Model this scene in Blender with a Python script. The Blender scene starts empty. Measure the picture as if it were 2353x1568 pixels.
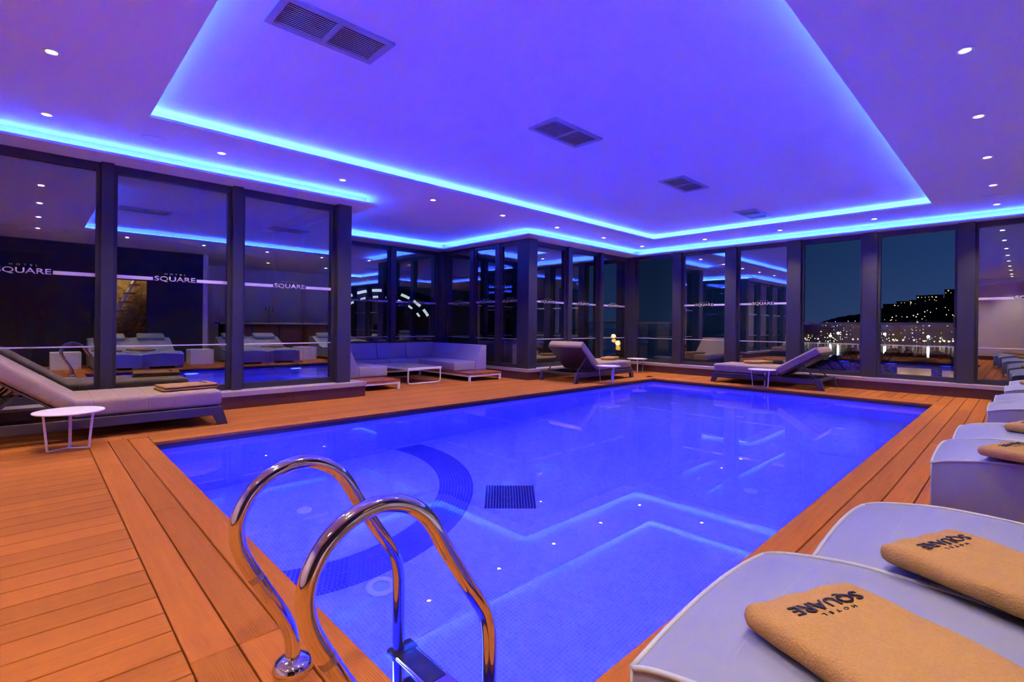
import bpy, bmesh, math, random
from mathutils import Vector, Matrix

random.seed(7)
scene = bpy.context.scene
COL = scene.collection
PI = math.pi

# ------------------------------------------------------------------ camera
TH, ROLL, EYE = math.radians(45.86), -0.0105, 1.05
FPX, W_PX, CY = 1140.5, 2353.0, 748.0
cam_d = bpy.data.cameras.new('camera')
cam_d.sensor_width = 36.0
cam_d.lens = FPX / W_PX * 36.0
cam_d.shift_y = (CY - 784.0) / W_PX
cam_d.clip_start, cam_d.clip_end = 0.02, 6000
cam = bpy.data.objects.new('camera', cam_d)
COL.objects.link(cam)
lv_right = Vector((math.sin(TH), -math.cos(TH), 0))
lv_fwd = Vector((math.cos(TH), math.sin(TH), 0))
lv_up = Vector((0, 0, 1))
c_right = lv_right * math.cos(ROLL) - lv_up * math.sin(ROLL)
c_up = lv_right * math.sin(ROLL) + lv_up * math.cos(ROLL)
cam.matrix_world = Matrix((
    (c_right.x, c_up.x, -lv_fwd.x, 0),
    (c_right.y, c_up.y, -lv_fwd.y, 0),
    (c_right.z, c_up.z, -lv_fwd.z, EYE),
    (0, 0, 0, 1)))
scene.camera = cam

# ------------------------------------------------------------------ exposure, sky
scene.view_settings.view_transform = 'Standard'
scene.view_settings.look = 'None'
scene.view_settings.exposure = 0.0
scene.view_settings.gamma = 1.0
scene.view_settings.use_curve_mapping = False
cy = scene.cycles
cy.max_bounces = 7
cy.diffuse_bounces = 3
cy.glossy_bounces = 3
cy.transmission_bounces = 4
cy.transparent_max_bounces = 8
cy.use_adaptive_sampling = True
cy.adaptive_min_samples = 24
cy.adaptive_threshold = 0.20
cy.sample_clamp_indirect = 50.0

world = bpy.data.worlds.new('dusk_sky')
scene.world = world
world.use_nodes = True
wn = world.node_tree
wn.nodes.clear()
w_out = wn.nodes.new('ShaderNodeOutputWorld')
w_bg = wn.nodes.new('ShaderNodeBackground')
w_tc = wn.nodes.new('ShaderNodeTexCoord')
w_sep = wn.nodes.new('ShaderNodeSeparateXYZ')
w_ramp = wn.nodes.new('ShaderNodeValToRGB')
wn.links.new(w_tc.outputs['Generated'], w_sep.inputs[0])
wn.links.new(w_sep.outputs['Z'], w_ramp.inputs[0])
cr = w_ramp.color_ramp
cr.elements[0].position = 0.0
cr.elements[0].color = (0.022, 0.046, 0.130, 1)
cr.elements[1].position = 1.0
cr.elements[1].color = (0.003, 0.010, 0.040, 1)
e = cr.elements.new(0.12); e.color = (0.0105, 0.032, 0.110, 1)
e = cr.elements.new(0.35); e.color = (0.005, 0.018, 0.068, 1)
wn.links.new(w_ramp.outputs[0], w_bg.inputs['Color'])
# afterglow: the sky is brighter towards the place where the sun went down
w_dot = wn.nodes.new('ShaderNodeVectorMath'); w_dot.operation = 'DOT_PRODUCT'
w_dot.inputs[1].default_value = (math.cos(math.radians(-28)), math.sin(math.radians(-28)), 0.0)
w_map = wn.nodes.new('ShaderNodeMapRange')
w_map.inputs['From Min'].default_value = 0.53; w_map.inputs['From Max'].default_value = 1.0
w_map.inputs['To Min'].default_value = 0.32; w_map.inputs['To Max'].default_value = 1.6
wn.links.new(w_tc.outputs['Generated'], w_dot.inputs[0])
wn.links.new(w_dot.outputs['Value'], w_map.inputs['Value'])
wn.links.new(w_map.outputs[0], w_bg.inputs['Strength'])
wn.links.new(w_bg.outputs[0], w_out.inputs[0])

LED_COL = (0.020, 0.068, 1.0)
LED_STRENGTH = 185.0
POOL_COL = (0.004, 0.010, 1.0)
POOL_W = 72.0
WARM = (1.0, 0.76, 0.54)
SPOT_W = 74.0

# ------------------------------------------------------------------ helpers
def P3(v):
    return Vector(v)

class MB:
    """collects geometry for one mesh"""
    def __init__(self):
        self.bm = bmesh.new()
    def box(self, x0, x1, y0, y1, z0, z1, bev=0.0, seg=2):
        bm = self.bm
        vs = [bm.verts.new((x, y, z)) for z in (z0, z1) for y in (y0, y1) for x in (x0, x1)]
        idx = [(0, 2, 3, 1), (4, 5, 7, 6), (0, 1, 5, 4), (2, 6, 7, 3), (0, 4, 6, 2), (1, 3, 7, 5)]
        fs = [bm.faces.new([vs[i] for i in f]) for f in idx]
        if bev:
            es = list({e for f in fs for e in f.edges})
            bmesh.ops.bevel(bm, geom=es, offset=bev, segments=seg, affect='EDGES', profile=0.6)
        return self
    def prism(self, pts, axis, a, b, bev=0.0, seg=2):
        """polygon pts (2D) extruded along axis from a to b. axis x: pts=(y,z); y: (x,z); z: (x,y)"""
        bm = self.bm
        def mk(p, t):
            if axis == 'x': return (t, p[0], p[1])
            if axis == 'y': return (p[0], t, p[1])
            return (p[0], p[1], t)
        v0 = [bm.verts.new(mk(p, a)) for p in pts]
        v1 = [bm.verts.new(mk(p, b)) for p in pts]
        n = len(pts)
        fs = [bm.faces.new(v0), bm.faces.new(v1)]
        for i in range(n):
            fs.append(bm.faces.new((v0[i], v0[(i + 1) % n], v1[(i + 1) % n], v1[i])))
        bmesh.ops.recalc_face_normals(bm, faces=fs)
        if bev:
            es = list({e for f in fs for e in f.edges})
            bmesh.ops.bevel(bm, geom=es, offset=bev, segments=seg, affect='EDGES', profile=0.6, clamp_overlap=True)
        return self
    def loft(self, sections, cap=True, closed=False):
        bm = self.bm
        rings = [[bm.verts.new(p) for p in s] for s in sections]
        n = len(rings[0])
        fs = []
        m = len(rings)
        for i in range(m if closed else m - 1):
            a, b = rings[i], rings[(i + 1) % m]
            for j in range(n):
                fs.append(bm.faces.new((a[j], a[(j + 1) % n], b[(j + 1) % n], b[j])))
        if cap and not closed:
            fs.append(bm.faces.new(list(reversed(rings[0]))))
            fs.append(bm.faces.new(rings[-1]))
        bmesh.ops.recalc_face_normals(bm, faces=fs)
        return self
    def tube(self, path, r, n=12, cap=True, closed=False):
        path = [Vector(p) for p in path]
        m = len(path)
        rs = r if isinstance(r, (list, tuple)) else [r] * m
        secs = []
        ref = None
        for i, p in enumerate(path):
            if closed:
                t = path[(i + 1) % m] - path[i - 1]
            else:
                t = path[min(i + 1, m - 1)] - path[max(i - 1, 0)]
            t.normalize()
            if ref is None:
                ref = Vector((0, 0, 1)) if abs(t.z) < 0.9 else Vector((0, 1, 0))
            u = (ref - t * ref.dot(t))
            if u.length < 1e-5:
                u = Vector((1, 0, 0)) - t * t.x
            u.normalize()
            v = t.cross(u)
            ref = u
            secs.append([p + (u * math.cos(2 * PI * k / n) + v * math.sin(2 * PI * k / n)) * rs[i] for k in range(n)])
        return self.loft(secs, cap, closed)
    def bar(self, a, b, w, h, up=(0, 0, 1)):
        """straight box bar from a to b, w across, h along up"""
        a, b, up = Vector(a), Vector(b), Vector(up)
        t = (b - a).normalized()
        s = t.cross(up)
        if s.length < 1e-5: s = t.cross(Vector((1, 0, 0)))
        s.normalize()
        u = s.cross(t).normalized()
        sec = [(-w / 2, -h / 2), (w / 2, -h / 2), (w / 2, h / 2), (-w / 2, h / 2)]
        return self.loft([[p + s * x + u * y for x, y in sec] for p in (a, b)])
    def lathe(self, prof, n=32, c=(0, 0, 0)):
        """profile [(r,z)...] revolved round z"""
        secs = []
        for r, z in prof:
            secs.append([(c[0] + max(r, 1e-4) * math.cos(2 * PI * k / n), c[1] + max(r, 1e-4) * math.sin(2 * PI * k / n), c[2] + z) for k in range(n)])
        return self.loft(secs)
    def strip(self, inner, outer, z0, z1):
        """band between two polylines with the same number of points"""
        bm = self.bm
        n = len(inner)
        a0 = [bm.verts.new((p[0], p[1], z0)) for p in inner]
        b0 = [bm.verts.new((p[0], p[1], z0)) for p in outer]
        a1 = [bm.verts.new((p[0], p[1], z1)) for p in inner]
        b1 = [bm.verts.new((p[0], p[1], z1)) for p in outer]
        fs = []
        for i in range(n - 1):
            j = i + 1
            fs += [bm.faces.new((a0[i], a0[j], b0[j], b0[i])), bm.faces.new((a1[i], b1[i], b1[j], a1[j])),
                   bm.faces.new((a0[i], a1[i], a1[j], a0[j])), bm.faces.new((b0[i], b0[j], b1[j], b1[i]))]
        fs += [bm.faces.new((a0[0], b0[0], b1[0], a1[0])), bm.faces.new((a0[-1], a1[-1], b1[-1], b0[-1]))]
        bmesh.ops.recalc_face_normals(bm, faces=fs)
        return self
    def mesh(self, name, mat=None, smooth=False):
        me = bpy.data.meshes.new(name)
        bmesh.ops.remove_doubles(self.bm, verts=self.bm.verts, dist=1e-6)
        self.bm.to_mesh(me)
        self.bm.free()
        if mat: me.materials.append(mat)
        if smooth:
            me.polygons.foreach_set('use_smooth', [True] * len(me.polygons))
            if smooth == 'auto':
                me.set_sharp_from_angle(angle=math.radians(40))
        return me
    def build(self, name, mat, parent=None, smooth=False):
        return put(name, self.mesh(name, mat, smooth), parent)

def put(name, me, parent=None, loc=None, rotz=None):
    o = bpy.data.objects.new(name, me)
    COL.objects.link(o)
    if parent is not None: o.parent = parent
    if loc is not None: o.location = loc
    if rotz is not None: o.rotation_euler = (0, 0, rotz)
    return o

def empty(name, loc=(0, 0, 0), rotz=0.0, parent=None):
    o = bpy.data.objects.new(name, None)
    o.empty_display_size = 0.1
    COL.objects.link(o)
    o.location = loc
    o.rotation_euler = (0, 0, rotz)
    if parent is not None: o.parent = parent
    return o

def tag(o, label=None, cat=None, group=None, kind=None):
    if label: o['label'] = label
    if cat: o['category'] = cat
    if group: o['group'] = group
    if kind: o['kind'] = kind
    return o

def copy_tree(o, parent=None):
    c = o.copy()
    COL.objects.link(c)
    c.parent = parent
    for ch in list(o.children):
        copy_tree(ch, c)
    return c

ORD = ['first', 'second', 'third', 'fourth', 'fifth', 'sixth', 'seventh', 'eighth', 'ninth', 'tenth',
       'eleventh', 'twelfth', 'thirteenth', 'fourteenth', 'fifteenth', 'sixteenth', 'seventeenth', 'eighteenth',
       'nineteenth', 'twentieth']

# ------------------------------------------------------------------ materials
def mat_new(name):
    m = bpy.data.materials.new(name)
    m.use_nodes = True
    nt = m.node_tree
    b = nt.nodes['Principled BSDF']
    return m, nt, b

def simple(name, col, rough=0.5, metal=0.0, noise=0.0, nscale=20.0, bump=0.0, bscale=200.0, spec=0.5, coords='Object'):
    m, nt, b = mat_new(name)
    b.inputs['Roughness'].default_value = rough
    b.inputs['Metallic'].default_value = metal
    b.inputs['Specular IOR Level'].default_value = spec
    b.inputs['Base Color'].default_value = (*col, 1)
    tc = nt.nodes.new('ShaderNodeTexCoord')
    if noise:
        n = nt.nodes.new('ShaderNodeTexNoise')
        n.inputs['Scale'].default_value = nscale
        n.inputs['Detail'].default_value = 4
        nt.links.new(tc.outputs[coords], n.inputs['Vector'])
        mx = nt.nodes.new('ShaderNodeMix'); mx.data_type = 'RGBA'
        mx.inputs['A'].default_value = (*[c * (1 - noise) for c in col], 1)
        mx.inputs['B'].default_value = (*[min(1, c * (1 + noise)) for c in col], 1)
        nt.links.new(n.outputs['Fac'], mx.inputs['Factor'])
        nt.links.new(mx.outputs['Result'], b.inputs['Base Color'])
    if bump:
        n2 = nt.nodes.new('ShaderNodeTexNoise')
        n2.inputs['Scale'].default_value = bscale
        n2.inputs['Detail'].default_value = 3
        nt.links.new(tc.outputs[coords], n2.inputs['Vector'])
        bp = nt.nodes.new('ShaderNodeBump')
        bp.inputs['Strength'].default_value = bump
        bp.inputs['Distance'].default_value = 0.004
        nt.links.new(n2.outputs['Fac'], bp.inputs['Height'])
        nt.links.new(bp.outputs[0], b.inputs['Normal'])
    return m

def emit(name, col, strength):
    m = bpy.data.materials.new(name)
    m.use_nodes = True
    nt = m.node_tree
    nt.nodes.clear()
    o = nt.nodes.new('ShaderNodeOutputMaterial')
    em = nt.nodes.new('ShaderNodeEmission')
    em.inputs['Color'].default_value = (*col, 1)
    em.inputs['Strength'].default_value = strength
    nt.links.new(em.outputs[0], o.inputs['Surface'])
    return m

def deck_material():
    m, nt, b = mat_new('composite_decking')
    N, L = nt.nodes, nt.links
    tc = N.new('ShaderNodeTexCoord')
    oi = N.new('ShaderNodeObjectInfo')
    mp = N.new('ShaderNodeMapping')
    mp.inputs['Scale'].default_value = (1.5, 26, 8)
    L.new(tc.outputs['Object'], mp.inputs['Vector'])
    va = N.new('ShaderNodeVectorMath'); va.operation = 'ADD'
    L.new(mp.outputs[0], va.inputs[0])
    sc = N.new('ShaderNodeMath'); sc.operation = 'MULTIPLY'; sc.inputs[1].default_value = 37.0
    L.new(oi.outputs['Random'], sc.inputs[0])
    L.new(sc.outputs[0], va.inputs[1])
    nz = N.new('ShaderNodeTexNoise'); nz.inputs['Scale'].default_value = 1.6; nz.inputs['Detail'].default_value = 5
    L.new(va.outputs[0], nz.inputs['Vector'])
    mx = N.new('ShaderNodeMix'); mx.data_type = 'RGBA'
    mx.inputs['A'].default_value = (0.36, 0.108, 0.018, 1)
    mx.inputs['B'].default_value = (0.46, 0.152, 0.030, 1)
    L.new(nz.outputs['Fac'], mx.inputs['Factor'])
    hs = N.new('ShaderNodeHueSaturation')
    mr = N.new('ShaderNodeMapRange')
    mr.inputs['To Min'].default_value = 0.88; mr.inputs['To Max'].default_value = 1.12
    L.new(oi.outputs['Random'], mr.inputs['Value'])
    L.new(mr.outputs[0], hs.inputs['Value'])
    L.new(mx.outputs['Result'], hs.inputs['Color'])
    L.new(hs.outputs[0], b.inputs['Base Color'])
    # lengthwise anti-slip grooves
    sep = N.new('ShaderNodeSeparateXYZ')
    L.new(tc.outputs['Object'], sep.inputs[0])
    mu = N.new('ShaderNodeMath'); mu.operation = 'MULTIPLY'; mu.inputs[1].default_value = 2 * PI / 0.0085
    L.new(sep.outputs['Y'], mu.inputs[0])
    sn = N.new('ShaderNodeMath'); sn.operation = 'SINE'
    L.new(mu.outputs[0], sn.inputs[0])
    bp = N.new('ShaderNodeBump'); bp.inputs['Strength'].default_value = 0.55; bp.inputs['Distance'].default_value = 0.0012
    L.new(sn.outputs[0], bp.inputs['Height'])
    L.new(bp.outputs[0], b.inputs['Normal'])
    b.inputs['Roughness'].default_value = 0.75
    b.inputs['Specular IOR Level'].default_value = 0.12
    return m

def glass_material(name, fac, tint=(0.80, 0.86, 0.90)):
    m = bpy.data.materials.new(name)
    m.use_nodes = True
    nt = m.node_tree
    N, L = nt.nodes, nt.links
    N.clear()
    o = N.new('ShaderNodeOutputMaterial')
    tr = N.new('ShaderNodeBsdfTransparent'); tr.inputs['Color'].default_value = (*tint, 1)
    gl = N.new('ShaderNodeBsdfGlossy'); gl.inputs['Roughness'].default_value = 0.0
    gl.inputs['Color'].default_value = (0.92, 0.94, 1.0, 1)
    fr = N.new('ShaderNodeFresnel'); fr.inputs['IOR'].default_value = 1.5
    mr = N.new('ShaderNodeMapRange')
    mr.inputs['From Min'].default_value = 0.04; mr.inputs['From Max'].default_value = 1.0
    mr.inputs['To Min'].default_value = fac; mr.inputs['To Max'].default_value = 0.95
    mix = N.new('ShaderNodeMixShader')
    L.new(fr.outputs[0], mr.inputs['Value'])
    L.new(mr.outputs[0], mix.inputs[0])
    L.new(tr.outputs[0], mix.inputs[1])
    L.new(gl.outputs[0], mix.inputs[2])
    L.new(mix.outputs[0], o.inputs['Surface'])
    return m

def water_material():
    m = bpy.data.materials.new('pool_water')
    m.use_nodes = True
    nt = m.node_tree
    N, L = nt.nodes, nt.links
    N.clear()
    o = N.new('ShaderNodeOutputMaterial')
    g = N.new('ShaderNodeBsdfGlass'); g.inputs['IOR'].default_value = 1.333; g.inputs['Roughness'].default_value = 0.0
    tc = N.new('ShaderNodeTexCoord')
    n = N.new('ShaderNodeTexNoise'); n.inputs['Scale'].default_value = 2.2; n.inputs['Detail'].default_value = 2
    L.new(tc.outputs['Object'], n.inputs['Vector'])
    bp = N.new('ShaderNodeBump'); bp.inputs['Strength'].default_value = 0.012; bp.inputs['Distance'].default_value = 0.02
    L.new(n.outputs['Fac'], bp.inputs['Height'])
    L.new(bp.outputs[0], g.inputs['Normal'])
    L.new(g.outputs[0], o.inputs['Surface'])
    return m

def mosaic_material(name, c1, c2, grout, axes='XY', tile=0.025, rough=0.25):
    m, nt, b = mat_new(name)
    N, L = nt.nodes, nt.links
    tc = N.new('ShaderNodeTexCoord')
    sep = N.new('ShaderNodeSeparateXYZ')
    L.new(tc.outputs['Object'], sep.inputs[0])
    cm = N.new('ShaderNodeCombineXYZ')
    L.new(sep.outputs[axes[0]], cm.inputs[0]); L.new(sep.outputs[axes[1]], cm.inputs[1])
    br = N.new('ShaderNodeTexBrick')
    br.offset = 0.0
    br.inputs['Color1'].default_value = (*c1, 1)
    br.inputs['Color2'].default_value = (*c2, 1)
    br.inputs['Mortar'].default_value = (*grout, 1)
    br.inputs['Scale'].default_value = 1.0
    br.inputs['Mortar Size'].default_value = 0.0016
    br.inputs['Mortar Smooth'].default_value = 0.2
    br.inputs['Brick Width'].default_value = tile
    br.inputs['Row Height'].default_value = tile
    L.new(cm.outputs[0], br.inputs['Vector'])
    nz = N.new('ShaderNodeTexNoise'); nz.inputs['Scale'].default_value = 14; nz.inputs['Detail'].default_value = 5
    L.new(tc.outputs['Object'], nz.inputs['Vector'])
    hs = N.new('ShaderNodeHueSaturation')
    mr = N.new('ShaderNodeMapRange'); mr.inputs['To Min'].default_value = 0.8; mr.inputs['To Max'].default_value = 1.15
    L.new(nz.outputs['Fac'], mr.inputs['Value']); L.new(mr.outputs[0], hs.inputs['Value'])
    L.new(br.outputs['Color'], hs.inputs['Color'])
    L.new(hs.outputs[0], b.inputs['Base Color'])
    b.inputs['Roughness'].default_value = rough
    bp = N.new('ShaderNodeBump'); bp.inputs['Strength'].default_value = 0.3; bp.inputs['Distance'].default_value = 0.001
    bp.invert = True
    L.new(br.outputs['Fac'], bp.inputs['Height']); L.new(bp.outputs[0], b.inputs['Normal'])
    return m

M = {}
M['deck'] = deck_material()
M['deck_under'] = simple('deck_underlay', (0.012, 0.008, 0.007), 0.9, noise=0.3, nscale=5)
M['plaster'] = simple('white_ceiling_paint', (0.63, 0.62, 0.66), 0.75, noise=0.015, nscale=3, bump=0.03, bscale=300)
M['wall_light'] = simple('pale_wall_paint', (0.74, 0.68, 0.68), 0.7, noise=0.05, nscale=2, bump=0.05, bscale=90)
M['metal_dark'] = simple('anthracite_aluminium', (0.034, 0.031, 0.042), 0.42, 0.0, noise=0.06, nscale=60)
M['glass'] = glass_material('window_glass', 0.32, (0.60, 0.66, 0.72))
M['glass_low'] = glass_material('balustrade_glass', 0.07)
M['decal'] = simple('white_vinyl_film', (0.62, 0.56, 0.68), 0.5, noise=0.02)
M['ledge'] = simple('pale_stone_ledge', (0.42, 0.35, 0.34), 0.45, noise=0.08, nscale=9, bump=0.04)
M['fascia'] = simple('brown_fascia_board', (0.105, 0.036, 0.021), 0.5, noise=0.2, nscale=12, bump=0.1, bscale=60)
M['rim'] = simple('dark_pool_rim', (0.055, 0.030, 0.040), 0.4, noise=0.15, nscale=15)
M['white_metal'] = simple('white_powder_coat', (0.80, 0.78, 0.78), 0.35, noise=0.02)
M['fabric'] = simple('taupe_lounger_fabric', (0.37, 0.275, 0.20), 0.9, noise=0.12, nscale=120, bump=0.35, bscale=700, spec=0.2)
M['frame_dark'] = simple('charcoal_lounger_frame', (0.060, 0.052, 0.060), 0.45, noise=0.08, nscale=40)
M['sofa'] = simple('grey_sofa_fabric', (0.34, 0.29, 0.43), 0.9, noise=0.08, nscale=150, bump=0.3, bscale=800, spec=0.2)
M['teak'] = simple('oiled_teak_slab', (0.30, 0.085, 0.022), 0.4, noise=0.3, nscale=9, bump=0.05, bscale=60)
M['vinyl'] = simple('pale_blue_vinyl', (0.235, 0.265, 0.36), 0.42, noise=0.03, nscale=6, bump=0.04, bscale=35, spec=0.45)
M['piping'] = simple('light_grey_piping', (0.40, 0.44, 0.48), 0.5, noise=0.03)
M['steel'] = simple('polished_steel', (0.74, 0.72, 0.70), 0.07, 1.0, noise=0.03, nscale=8)
M['thread'] = simple('navy_embroidery', (0.012, 0.012, 0.05), 0.8, noise=0.1)
M['black'] = simple('black_plastic', (0.01, 0.01, 0.012), 0.4, noise=0.1)
M['grey_glass'] = simple('grey_table_glass', (0.34, 0.33, 0.37), 0.25, noise=0.03)
M['vent_grey'] = simple('grey_vent_enamel', (0.30, 0.29, 0.34), 0.45, noise=0.03)
M['water'] = water_material()
M['tile_floor'] = mosaic_material('pale_pool_mosaic_floor', (0.40, 0.48, 0.82), (0.32, 0.40, 0.76), (0.54, 0.62, 0.88), 'XY')
M['tile_wx'] = mosaic_material('pale_pool_mosaic_wall_x', (0.36, 0.36, 0.86), (0.30, 0.30, 0.82), (0.46, 0.46, 0.88), 'YZ')
M['tile_wy'] = mosaic_material('pale_pool_mosaic_wall_y', (0.36, 0.36, 0.86), (0.30, 0.30, 0.82), (0.46, 0.46, 0.88), 'XZ')
M['tile_blue'] = simple('blue_mosaic_tile', (0.09, 0.10, 0.40), 0.2, noise=0.35, nscale=30)
M['tile_navy'] = simple('navy_mosaic_tile', (0.030, 0.035, 0.10), 0.2, noise=0.4, nscale=30)
M['fitting'] = simple('white_pool_fitting', (0.75, 0.78, 0.80), 0.3, noise=0.02)
M['led'] = emit('blue_led', LED_COL, LED_STRENGTH)
M['bulb'] = emit('warm_downlight_lens', (1.0, 0.84, 0.58), 90.0)
M['pool_lens'] = emit('pool_lamp_lens', (0.15, 0.25, 1.0), 6.0)
M['slat'] = simple('dark_wall_slat', (0.030, 0.026, 0.040), 0.6, noise=0.25, nscale=7)
M['hill'] = simple('night_hillside', (0.010, 0.012, 0.014), 1.0, noise=0.4, nscale=0.02)
M['facade'] = simple('night_facade', (0.035, 0.032, 0.030), 0.9, noise=0.2, nscale=0.2)
M['leaf'] = simple('dark_leaves', (0.015, 0.025, 0.012), 0.9, noise=0.4, nscale=4)
M['lit_warm'] = emit('lit_window_warm', (1.0, 0.74, 0.40), 1.6)
M['lit_white'] = emit('street_lamp_white', (0.85, 1.0, 0.92), 30.0)
M['lit_orange'] = emit('street_lamp_orange', (1.0, 0.42, 0.06), 30.0)
M['lit_strip'] = emit('white_light_strip', (0.95, 1.0, 0.92), 2.6)

def towel_material():
    m, nt, b = mat_new('beige_terry_towel')
    N, L = nt.nodes, nt.links
    tc = N.new('ShaderNodeTexCoord')
    n1 = N.new('ShaderNodeTexNoise'); n1.inputs['Scale'].default_value = 210; n1.inputs['Detail'].default_value = 4
    n2 = N.new('ShaderNodeTexNoise'); n2.inputs['Scale'].default_value = 30; n2.inputs['Detail'].default_value = 3
    L.new(tc.outputs['Object'], n1.inputs['Vector']); L.new(tc.outputs['Object'], n2.inputs['Vector'])
    mx = N.new('ShaderNodeMix'); mx.data_type = 'RGBA'
    mx.inputs['A'].default_value = (0.40, 0.225, 0.080, 1); mx.inputs['B'].default_value = (0.50, 0.30, 0.12, 1)
    L.new(n1.outputs['Fac'], mx.inputs['Factor'])
    L.new(mx.outputs['Result'], b.inputs['Base Color'])
    ad = N.new('ShaderNodeMath'); ad.operation = 'MULTIPLY_ADD'; ad.inputs[1].default_value = 0.6
    L.new(n2.outputs['Fac'], ad.inputs[0]); L.new(n1.outputs['Fac'], ad.inputs[2])
    bp = N.new('ShaderNodeBump'); bp.inputs['Strength'].default_value = 0.9; bp.inputs['Distance'].default_value = 0.006
    L.new(ad.outputs[0], bp.inputs['Height']); L.new(bp.outputs[0], b.inputs['Normal'])
    b.inputs['Roughness'].default_value = 1.0
    b.inputs['Specular IOR Level'].default_value = 0.1
    return m
M['towel'] = towel_material()

def stone_material():
    m, nt, b = mat_new('gold_rubble_stone')
    N, L = nt.nodes, nt.links
    tc = N.new('ShaderNodeTexCoord')
    v = N.new('ShaderNodeTexVoronoi'); v.inputs['Scale'].default_value = 13
    L.new(tc.outputs['Object'], v.inputs['Vector'])
    mx = N.new('ShaderNodeMix'); mx.data_type = 'RGBA'
    mx.inputs['A'].default_value = (0.52, 0.36, 0.16, 1); mx.inputs['B'].default_value = (0.34, 0.22, 0.09, 1)
    L.new(v.outputs['Color'], mx.inputs['Factor'])
    L.new(mx.outputs['Result'], b.inputs['Base Color'])
    bp = N.new('ShaderNodeBump'); bp.inputs['Strength'].default_value = 1.0; bp.inputs['Distance'].default_value = 0.03
    bp.invert = True
    L.new(v.outputs['Distance'], bp.inputs['Height']); L.new(bp.outputs[0], b.inputs['Normal'])
    b.inputs['Roughness'].default_value = 0.8
    return m
M['stone'] = stone_material()

# ------------------------------------------------------------------ key dimensions
PX0, PX1, PY0, PY1 = 0.776, 9.11, 0.88, 5.25       # pool opening
WATER, PFLOOR = -0.065, -1.55
ZC, ZT, ZS = 2.88, 2.985, 2.75                      # ring ceiling, tray ceiling, soffit underside
XB, YR = -3.0, -1.6                                 # back wall, right wall
GY, GX = 6.95, 10.74                                # glass planes
RETX0, RETX1, RECY = 3.33, 6.97, 9.62               # sofa recess

# ------------------------------------------------------------------ floor: deck boards
floor = tag(empty('floor'), 'brown composite deck of grooved boards around the pool', kind='structure')
def under(x0, x1, y0, y1):
    return MB().box(x0, x1, y0, y1, -0.09, -0.028)
ub = MB()
for r in ((XB, PX0 - 0.02, YR, GY + 0.2), (PX1 + 0.02, GX + 0.3, YR - 2.8, GY + 0.2), (PX0 - 0.02, PX1 + 0.02, YR, PY0 - 0.02),
          (PX0 - 0.02, PX1 + 0.02, PY1 + 0.02, GY + 0.2), (RETX0 - 0.2, RETX1 + 0.2, GY + 0.2, RECY + 0.2), (3.3, PX1 + 0.02, YR - 2.8, YR)):
    ub.box(r[0], r[1], r[2], r[3], -0.09, -0.028)
ub.build('underlay', M['deck_under'], floor)

_board_cache = {}
def board(length, width):
    key = (round(length, 3), round(width, 3))
    if key not in _board_cache:
        _board_cache[key] = MB().box(0, length, 0, width, -0.028, 0.0, 0.0025, 1).mesh('deck_board', M['deck'])
    return _board_cache[key]
GAP = 0.006
def board_x(x0, x1, y0, y1):
    put('deck_board', board(x1 - x0 - 0.003, y1 - y0 - GAP), floor, (x0 + 0.0015, y0 + GAP / 2, 0))
def board_y(y0, y1, x0, x1):
    o = put('deck_board', board(y1 - y0 - 0.003, x1 - x0 - GAP), floor, (x1 - GAP / 2, y0 + 0.0015, 0), PI / 2)

# near-left field, boards along X
y = 2.151 - 0.1428 * 26
edges = []
while y < 5.55:
    edges.append(y); y += 0.1428
for i in range(len(edges)):
    a = max(edges[i], YR); b = min(edges[i] + 0.1428, 5.55)
    if b - a > 0.02: board_x(XB, 0.357, a, b)
# three border boards beside the ladder edge
for x0, x1, joints in ((0.357, 0.494, (YR, 0.2, 1.775, 4.60, 5.55)), (0.494, 0.628, (YR, 0.2, 1.775, 3.338, 5.55)), (0.628, PX0, (PY0 - 0.14, 1.775, 4.609, PY1 + 0.29))):
    for a, b in zip(joints[:-1], joints[1:]):
        board_y(a, b, x0, x1)
# beyond the far long side
rows = [PY1, 5.40, 5.55] + [5.55 + 0.14 * k for k in range(1, 8)] + [6.66]
for i in range(len(rows) - 1):
    x0 = PX0 if rows[i] < 5.54 else XB
    if rows[i] < 5.54:
        js = [(PX0, 3.0, 6.1, 9.11), (PX0, 2.2, 5.4, 8.6, 9.5)][i % 2]
    else:
        js = [(XB, 0.6, 3.9, 7.3, 10.42), (XB, -0.9, 2.4, 5.6, 8.8, 10.42)][i % 2]
    for a, b in zip(js[:-1], js[1:]):
        board_x(a, b, rows[i], rows[i + 1])
# sofa recess
k = 0
y = 6.66
while y < RECY - 0.05:
    board_x(RETX0 + 0.15, RETX1 - 0.1, y, min(y + 0.14, RECY)); y += 0.14
# far short side: border boards along Y, then boards along X
for x0, x1 in ((PX1, 9.24), (9.24, 9.37), (9.37, 9.505)):
    js = (0.735, 3.1, 5.40) if x0 < 9.2 else (0.735, 2.2, 5.55)
    for a, b in zip(js[:-1], js[1:]): board_y(a, b, x0, x1)
y = 0.735
while y < 5.54:
    board_x(9.505, 10.42, y, min(y + 0.1395, 5.55)); y += 0.1395
# right side, boards along X
y = PY0
rowi = 0
ys = [PY0, 0.735, 0.595, 0.456, 0.317]
while ys[-1] > YR: ys.append(ys[-1] - 0.14)
for i in range(len(ys) - 1):
    a, b = ys[i + 1], ys[i]
    js = [(PX0 if i == 0 else 0.628, 2.154, 5.08, 9.11), (0.628, 1.4, 4.2, 7.3, 10.42), (0.628, 3.01, 6.0, 8.8, 10.42), (0.628, 3.5, 6.6, 10.42)][i % 4 if i else 0]
    for p, q in zip(js[:-1], js[1:]): board_x(p, q, max(a, YR), b)
for k in range(19):
    board_x(3.35, GX, YR - 0.14 * (k + 1), YR - 0.14 * k)

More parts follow.
